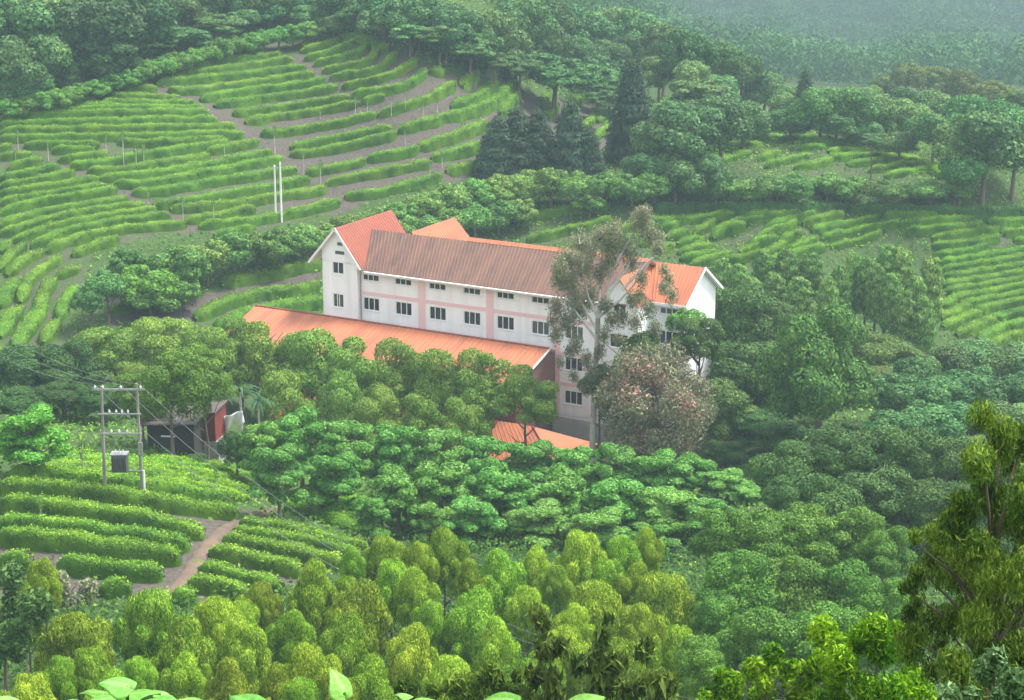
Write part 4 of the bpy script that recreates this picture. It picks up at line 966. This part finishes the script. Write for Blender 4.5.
tree('shrub', 'dense', 640, 330, 62, D=186, label='dark green bush behind the top of the pink blossoming tree', cat='shrub')
grove('sapling', 'sapling', 'thin saplings among the tea', 'thin pale saplings on the left tea hill', [
 (15,150,5,163), (17,128,5,150), (47,136,6,160), (105,132,6,158), (122,128,7,170), (135,142,8,168), (143,142,7,166), (182,196,6,220), (213,198,5,228), (154,196,5,210), (224,140,5,160), (274,124,7,158), (303,150,5,174), (320,158,6,184), (355,96,5,114), (367,98,5,114), (391,92,5,116), (405,88,5,112), (423,100,5,126), (437,96,5,112), (394,122,5,138), (405,128,5,150), (442,150,5,168), (430,160,5,176), (320,110,5,118), (28,240,5,252), (148,190,5,204)], cat='sapling')
grove('sapling', 'sapling', 'saplings on the near tea slope', 'thin leafy saplings among the tall near tea rows', [
 (82,440,12,480), (40,500,7,530), (42,455,9,478), (145,540,6,562), (168,535,6,555), (216,468,8,502), (192,466,8,490), (168,510,6,530)], cat='sapling')

# sparse eucalyptus in front of the hotel, pale limbs showing
def eucalyptus():
    D = 184.0; p = at(592, 432, D); z0 = float(terrain(p.x, p.y))
    root = link('eucalyptus', None, loc=(p.x, p.y, z0)); tag(root, 'tall sparse grey eucalyptus with pale bare limbs against the white wall', 'tree')
    r = np.random.default_rng(21); O = Vector((p.x, p.y, z0)); b = MB()
    def P(px, py, dy=0): return at(px, py, D + dy) - O
    b.tube([Vector((0, 0, -.4)), P(594, 400), P(597, 345), P(598, 318)], [.34, .30, .26, .24], 9)
    limbs = [((598,318),(606,295),(616,262),(622,236),0), ((598,318),(600,285),(602,255),(600,232),.8), ((598,318),(588,296),(582,268),(580,244),-.8), ((597,330),(580,300),(570,280),(566,262),.5),
             ((597,340),(576,312),(564,300),(556,292),-.6), ((606,295),(626,270),(640,240),(646,222),.4), ((598,318),(620,300),(634,285),(642,262),-.5), ((616,262),(632,236),(640,222),(642,210),.9), ((622,290),(648,262),(660,252),(664,238),1.)]
    tips = []
    for a_, b_, c_, d_, dy in limbs:
        b.tube([P(*a_), P(*b_, dy * .5), P(*c_, dy), P(*d_, dy * 1.4)], [.17, .12, .08, .03], 6)
        for q in (c_, d_):
            for k in range(3):
                e = (q[0] + r.normal() * 7, q[1] - r.uniform(0, 14)); b.tube([P(*q, dy), P(*e, dy + r.normal() * .6)], [.05, .015], 4)
    t = link('trunk', b.mesh('trunk', M['bark_pale'], True), root)
    cl = [(600,238,13),(580,244,14),(566,258,13),(615,232,14),(640,222,14),(650,235,12),(626,250,12),(560,280,12),(572,285,14),(585,268,14),(556,308,11),(566,322,12),(578,312,13),(556,335,9),(552,322,7),(590,296,12),(608,262,12),(632,262,10),(642,280,8),(640,296,9),
          (658,250,9),(664,270,7),(664,288,8),(660,238,7),(672,296,9),(648,310,10),(636,322,10),(622,318,9),(600,352,8),(576,345,10),(586,360,9),(604,336,9),(618,340,7),(560,362,6),(574,376,7),(655,330,9),(645,215,10),(590,250,13),(575,262,12),(560,268,12),(612,248,12),(600,275,10),(575,300,10),(605,372,9),(588,388,9),(600,400,8),(612,320,10),(592,372,8),(570,352,8),(632,300,9),(606,306,9),(668,280,8)]
    L = []
    for x, y, q in cl:
        c = P(x, y, r.normal() * 1.5); s = q * D / F * 1.1
        L.append((tuple(c), (s * .85, s * .85, s * r.uniform(1.0, 1.35))))
    Q, N_ = crown_points(L, 52000, r, low=.9, depth=.6, jitter=.9, inner=0)
    V, F_ = leaf_cards(Q, N_, .23, .36, .55, r)
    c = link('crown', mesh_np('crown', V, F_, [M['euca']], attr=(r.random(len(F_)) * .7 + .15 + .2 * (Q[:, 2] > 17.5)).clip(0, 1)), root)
eucalyptus()

# palms beside the red hut
def palm(px, top, pyc, D, label, nf=17, fl=2.2):
    p = at(px, pyc, D); zb = float(terrain(p.x, p.y)); root = link('palm', None, loc=(p.x, p.y, zb)); tag(root, label, 'palm', 'palms beside the red hut')
    H = p.z - zb; b = MB(); b.tube([(0, 0, -.3), (.05, 0, H * .5), (0, 0, H)], [.16, .12, .10], 8); hpart('trunk', b, M['bark_pale'], parent=root)
    r = random.Random(int(px))
    for i in range(nf):
        th = i * 6.283 / nf + r.uniform(-.2, .2); up = r.uniform(.5, 1.35); b = MB(); prev = None; L = fl * r.uniform(.85, 1.15)
        for k in range(9):
            t = k / 8; q = Vector((math.cos(th) * L * t * math.cos(up - t * .9), math.sin(th) * L * t * math.cos(up - t * .9), H + L * t * math.sin(up - t * 1.15)))
            w = (.04 + .26 * math.sin(math.pi * min(1, t * .9 + .08))) * .5; sd = Vector((-math.sin(th), math.cos(th), 0))
            cur = (q - sd * w - Vector((0, 0, w * .45)), q, q + sd * w - Vector((0, 0, w * .45)))
            if prev:
                b.poly([prev[0], prev[1], cur[1], cur[0]]); b.poly([prev[1], prev[2], cur[2], cur[1]])
            prev = cur
        me = b.mesh('frond', M['palm'], True); a_ = me.attributes.new('v', 'FLOAT', 'FACE'); a_.data.foreach_set('value', [r.uniform(.3, .8)] * len(me.polygons)); link('frond', me, root)
palm(216, 350, 393, 172, 'taller palm with a bare pole-like trunk right beside the red hut')
palm(240, 355, 392, 178, 'palm with upright blue-green fronds right of the hut, behind the white sheet', 16, 2.6)
palm(258, 375, 402, 182, 'smaller palm half hidden by the layered trees right of the white sheet', 14, 2.2)

# ------------------------------------------------------------------ close foliage on the camera's own slope
def near_tree(name, label, px, D, clumps, mat, n, leaf, ratio, hang, seed, limbs=True, cat='tree', barkrad=.14, spread=1.2, low=.8):
    p = at(px, 700, D); z0 = float(terrain(p.x, p.y)); O = Vector((p.x, p.y, z0)); r = np.random.default_rng(seed)
    root = link(name, None, loc=O); tag(root, label, cat); b = MB(); L = []
    cs = []
    for x, y, q in clumps:
        c = at(x, y, D + r.normal() * spread) - O; s = q * D / F
        cs.append(c)
        for k in range(3):
            o_ = Vector(r.normal(size=3)) * s * .55; s2 = s * r.uniform(.45, .75); L.append((tuple(c + o_), (s2, s2, s2 * 1.15)))
    mid = sum(cs, Vector()) / len(cs); topz = max(c.z for c in cs)
    ax = [Vector((0, 0, -.3)), Vector((mid.x * .3, mid.y * .3, topz * .35)), Vector((mid.x * .7, mid.y * .7, topz * .65)), Vector((mid.x, mid.y, topz * .9))]
    b.tube(ax, [barkrad, barkrad * .8, barkrad * .5, barkrad * .15], 8)
    for c in cs:
        q = ax[1].lerp(ax[3], min(1, max(0, (c.z / topz - .4) * 1.4))); m_ = q.lerp(c, .5) + Vector((0, 0, .1))
        b.tube([q, m_, c], [barkrad * .28, barkrad * .16, barkrad * .05], 5)
    hpart('trunk', b, M['bark'], parent=root)
    Q, N_ = crown_points(L, n, r, low=low, depth=.45, jitter=.9, inner=0)
    V, F_ = leaf_cards(Q, N_, leaf, ratio, hang, r)
    link('crown', mesh_np('crown', V, F_, [M[mat]], attr=(r.random(len(F_)) * .8 + .1 + .25 * (np.sin(Q[:, 0] * 2.1 + seed) * np.sin(Q[:, 2] * 2.7))).clip(0, 1)), root)
cl = [(1000,440,26),(1024,430,30),(985,470,26),(1015,475,34),(965,500,24),(1000,515,34),(1040,500,40),(950,530,24),(980,550,32),(1020,560,40),(935,545,20),(925,575,20),(955,580,28),(990,600,34),(1030,610,40),(915,610,20),(945,625,28),(980,645,34),(1020,660,40),(925,655,22),(955,680,30),(1000,700,36),(1060,560,50),(1070,640,50),(1080,480,40),(1110,560,50),(912,640,16),(918,545,12),(908,590,12),(985,600,30),(965,555,28),(1000,640,30),(1010,590,30),(970,620,28),(1000,480,24)]
near_tree('tree', 'big near tree with drooping narrow yellow-green leaves filling the right edge', 1010, 21, cl, 'near', 80000, .072, .22, .75, 31, barkrad=.13, spread=.7)
cl = [(850,648,26),(880,640,26),(825,665,24),(905,655,26),(860,680,30),(900,690,30),(930,700,26),(835,700,26),(880,720,36)]
near_tree('shrub', 'yellow-green bush at the bottom edge left of the big drooping near tree', 870, 27, cl, 'nearbush', 26000, .095, .28, .5, 32, cat='shrub', barkrad=.08, spread=.5)
cl = [(760,672,20),(785,660,20),(810,668,20),(735,690,22),(775,695,24),(805,700,24),(700,700,20)]
near_tree('shrub', 'fresh green bush at the bottom between golden trees and yellow-green bush', 770, 36, cl, 'nearbush', 17000, .12, .40, .3, 33, cat='shrub', barkrad=.08, spread=.5)
cl = [(545,625,14),(552,650,16),(538,675,16),(560,690,18),(530,700,16)]
near_tree('sapling', 'dark hanging-leaved eucalyptus sapling at the bottom edge, left one of three', 545, 44, cl, 'olive', 1700, .34, .22, .85, 34, cat='sapling', barkrad=.06, spread=.3)
cl = [(602,628,14),(610,655,18),(590,680,18),(618,690,20),(600,705,18)]
near_tree('sapling', 'dark hanging-leaved eucalyptus sapling at the bottom edge, middle one of three', 602, 44, cl, 'olive', 1900, .34, .22, .85, 35, cat='sapling', barkrad=.06, spread=.3)
cl = [(645,650,14),(655,675,18),(638,695,18),(668,700,18)]
near_tree('sapling', 'dark hanging-leaved eucalyptus sapling at the bottom edge, right one of three', 648, 44, cl, 'olive', 1500, .34, .22, .85, 36, cat='sapling', barkrad=.06, spread=.3)
cl = [(440,690,18),(465,680,18),(490,685,20),(515,690,18),(420,700,18),(475,702,24)]
near_tree('shrub', 'yellowish reedy bush at the bottom edge left of the three saplings', 470, 50, cl, 'near', 5000, .26, .22, .6, 37, cat='shrub', barkrad=.05, spread=.4)
cl = [(985,680,22),(1010,670,22),(965,695,20),(1020,695,24),(1000,706,24)]
near_tree('shrub', 'pale blue-green leafy shrub in the bottom right corner', 1000, 16.5, cl, 'pale', 6000, .075, .4, .3, 38, cat='shrub', barkrad=.04, spread=.3)
cl = [(8,600,22),(14,630,26),(-6,650,26),(6,575,16)]
near_tree('tree', 'dark bushy tree at the left edge behind the golden trees', 5, 101, cl, 'dense', 6500, .3, .5, .2, 39, barkrad=.14)
near_tree('shrub', 'grey-green bush between the lowest near tea row and the golden trees', 72, 124, [(70,590,16),(85,600,18),(60,605,16),(95,615,16)], 'euca', 5000, .26, .5, .2, 40, cat='shrub', barkrad=.08)

# broad-leaved plants right in front of the camera
def broad_plant(label, D, leaves, seed):
    r = random.Random(seed); xs = [l[0] for l in leaves]; p = at(sum(xs) / len(xs), 760, D); z0 = float(terrain(p.x, p.y)); O = Vector((p.x, p.y, z0))
    root = link('broad_leaved_plant', None, loc=O); tag(root, label, 'plant')
    for px, py, w, tilt, yaw in leaves:
        d_ = D + r.uniform(-.25, .25); c = at(px, py + 2, d_) - O; s = .85 * w * d_ / F; tilt = tilt * (.75 if tilt > 1.2 else .45)
        px += 0; b = MB(); base = Vector((r.uniform(-.05, .05), r.uniform(-.05, .05), -.05)); mid = base.lerp(c, .6) + Vector((0, 0, .08)); b.tube([base, mid, c], [.009, .007, .005], 6); hpart('stem', b, M['broad'], parent=root)
        n, m = 21, 13; V = []; Q = []
        R_ = Vector((1, 0, 0)); 
        from mathutils import Euler
        rot = Euler((tilt, r.uniform(-.25, .25), yaw)).to_matrix()
        for i in range(n):
            t = i / (n - 1); hw = .60 * (math.sin(math.pi * min(1, t ** .62)) ** .75) * (1 - .25 * t) if 0 < t < 1 else 0.02
            for j in range(m):
                u = j / (m - 1) * 2 - 1
                y_ = t - .12 - .16 * (1 - abs(u)) * 0 - (abs(u) ** 1.5) * .16 * (1 - t)
                z_ = .16 * abs(u) * hw - .45 * (t - .3) ** 2 - .75 * (u * hw) ** 2 + .02 * math.sin(9 * t + 3 * abs(u)) + .018 * math.sin(j * 2.2)
                V.append(c + rot @ Vector((u * hw * s, y_ * s, z_ * s)))
        for i in range(n - 1):
            for j in range(m - 1): a_ = i * m + j; Q.append((a_, a_ + 1, a_ + m + 1, a_ + m))
        me = mesh_np('leaf', [tuple(v) for v in V], Q, [M['broad']], attr=np.full(len(Q), r.uniform(.2, .65)) + np.array([.28 if (k % (m - 1)) in (5, 6) else .16 if (k // (m - 1) - abs(k % (m - 1) - 5.5) * .8) % 4 < 1 else 0 for k in range(len(Q))]), smooth=True)
        l = link('leaf', me, root); md = l.modifiers.new('t', 'SOLIDIFY'); md.thickness = .0015
broad_plant('large pale green broad-leaved plant reaching highest above the bottom edge at the left', 4.6, [(126,684,42,.5,1.35),(124,694,52,.35,-1.2),(168,692,34,1.2,2.6),(104,691,36,.4,1.5),(150,700,46,.3,-1.4),(196,703,44,.25,1.2),(92,701,40,.4,-1.0)], 1)
broad_plant('low broad-leaved plant peeping up in the bottom left corner', 4.4, [(8,703,40,.3,1.3),(28,702,30,1.2,-2.6),(62,703,34,.35,-1.2),(44,709,40,.3,1.5)], 2)
broad_plant('broad-leaved plant with one narrow upright leaf at the bottom edge', 4.5, [(344,690,38,1.35,.9),(256,705,48,.7,1.0),(366,704,36,.3,-1.3),(392,704,38,.3,1.3),(414,704,36,.5,-1.0),(330,706,36,.3,1.2),(408,694,22,.3,1.2)], 3)
broad_plant('broad-leaved plant showing two wide leaves under the three dark saplings', 4.5, [(512,699,44,.3,1.4),(575,705,48,.8,-1.1),(545,712,50,.3,0),(600,714,40,.4,.6)], 4)

# ------------------------------------------------------------------ air, light, camera
hz = MB(); hz.box((-1230, -62, -420), (1230, 2700, 420)); 
mh, nt, N, L = nodes('haze_air')
pv = N('ShaderNodeVolumePrincipled'); pv.inputs['Color'].default_value = (.245, .32, .37, 1); pv.inputs['Density'].default_value = .00062; pv.inputs['Anisotropy'].default_value = .1
o_ = N('ShaderNodeOutputMaterial'); L(pv.outputs[0], o_.inputs['Volume'])
h_ = link('haze', hz.mesh('haze', mh)); h_['kind'] = 'stuff'

w = bpy.data.worlds.new('World'); SC.world = w; w.use_nodes = True; wt = w.node_tree
sky = wt.nodes.new('ShaderNodeTexSky'); sky.sky_type = 'NISHITA'; sky.sun_disc = False
EL, AZ = math.radians(62), math.radians(72)
sky.sun_elevation = EL; sky.sun_rotation = AZ; sky.air_density = 1.0; sky.dust_density = 1.6; sky.ozone_density = 1.0
bg = wt.nodes['Background']; bg.inputs[1].default_value = .15; hs = wt.nodes.new('ShaderNodeHueSaturation'); hs.inputs['Saturation'].default_value = .2
wt.links.new(sky.outputs[0], hs.inputs['Color']); wt.links.new(hs.outputs[0], bg.inputs[0])
sl_ = bpy.data.lights.new('sun', 'SUN'); sl_.energy = 2.2; sl_.angle = math.radians(14); sl_.color = (1, .985, .94)
so = link('sun', sl_); d_ = Vector((math.sin(AZ) * math.cos(EL), math.cos(AZ) * math.cos(EL), math.sin(EL)))
so.rotation_euler = (-d_).to_track_quat('-Z', 'Y').to_euler(); so.location = (0, 0, 90)

cam = bpy.data.cameras.new('camera'); cam.sensor_width = 36; cam.lens = F / 1024 * 36; cam.clip_start = .1; cam.clip_end = 4000
co = link('camera', cam); co.location = (0, 0, 0); co.rotation_euler = (math.pi / 2 - PITCH, 0, 0); SC.camera = co

SC.view_settings.view_transform = 'Standard'; SC.view_settings.look = 'None'; SC.view_settings.gamma = 1; SC.view_settings.use_curve_mapping = False
SC.view_settings.exposure = 2.22
SC.cycles.use_denoising = True
try: SC.cycles.denoiser = 'OPENIMAGEDENOISE'
except Exception: pass
SC.cycles.max_bounces = 5; SC.cycles.diffuse_bounces = 3; SC.cycles.glossy_bounces = 2; SC.cycles.transmission_bounces = 3; SC.cycles.volume_bounces = 1; SC.cycles.transparent_max_bounces = 4
SC.cycles.use_adaptive_sampling = True; SC.cycles.adaptive_threshold = .02
for k in LABELS:
    if len(k.replace('-', ' ').split()) > 16: print('LONG', k)
dup_labels = [k for k, v in LABELS.items() if len(v) > 1]
if dup_labels: print('DUP', dup_labels[:10])
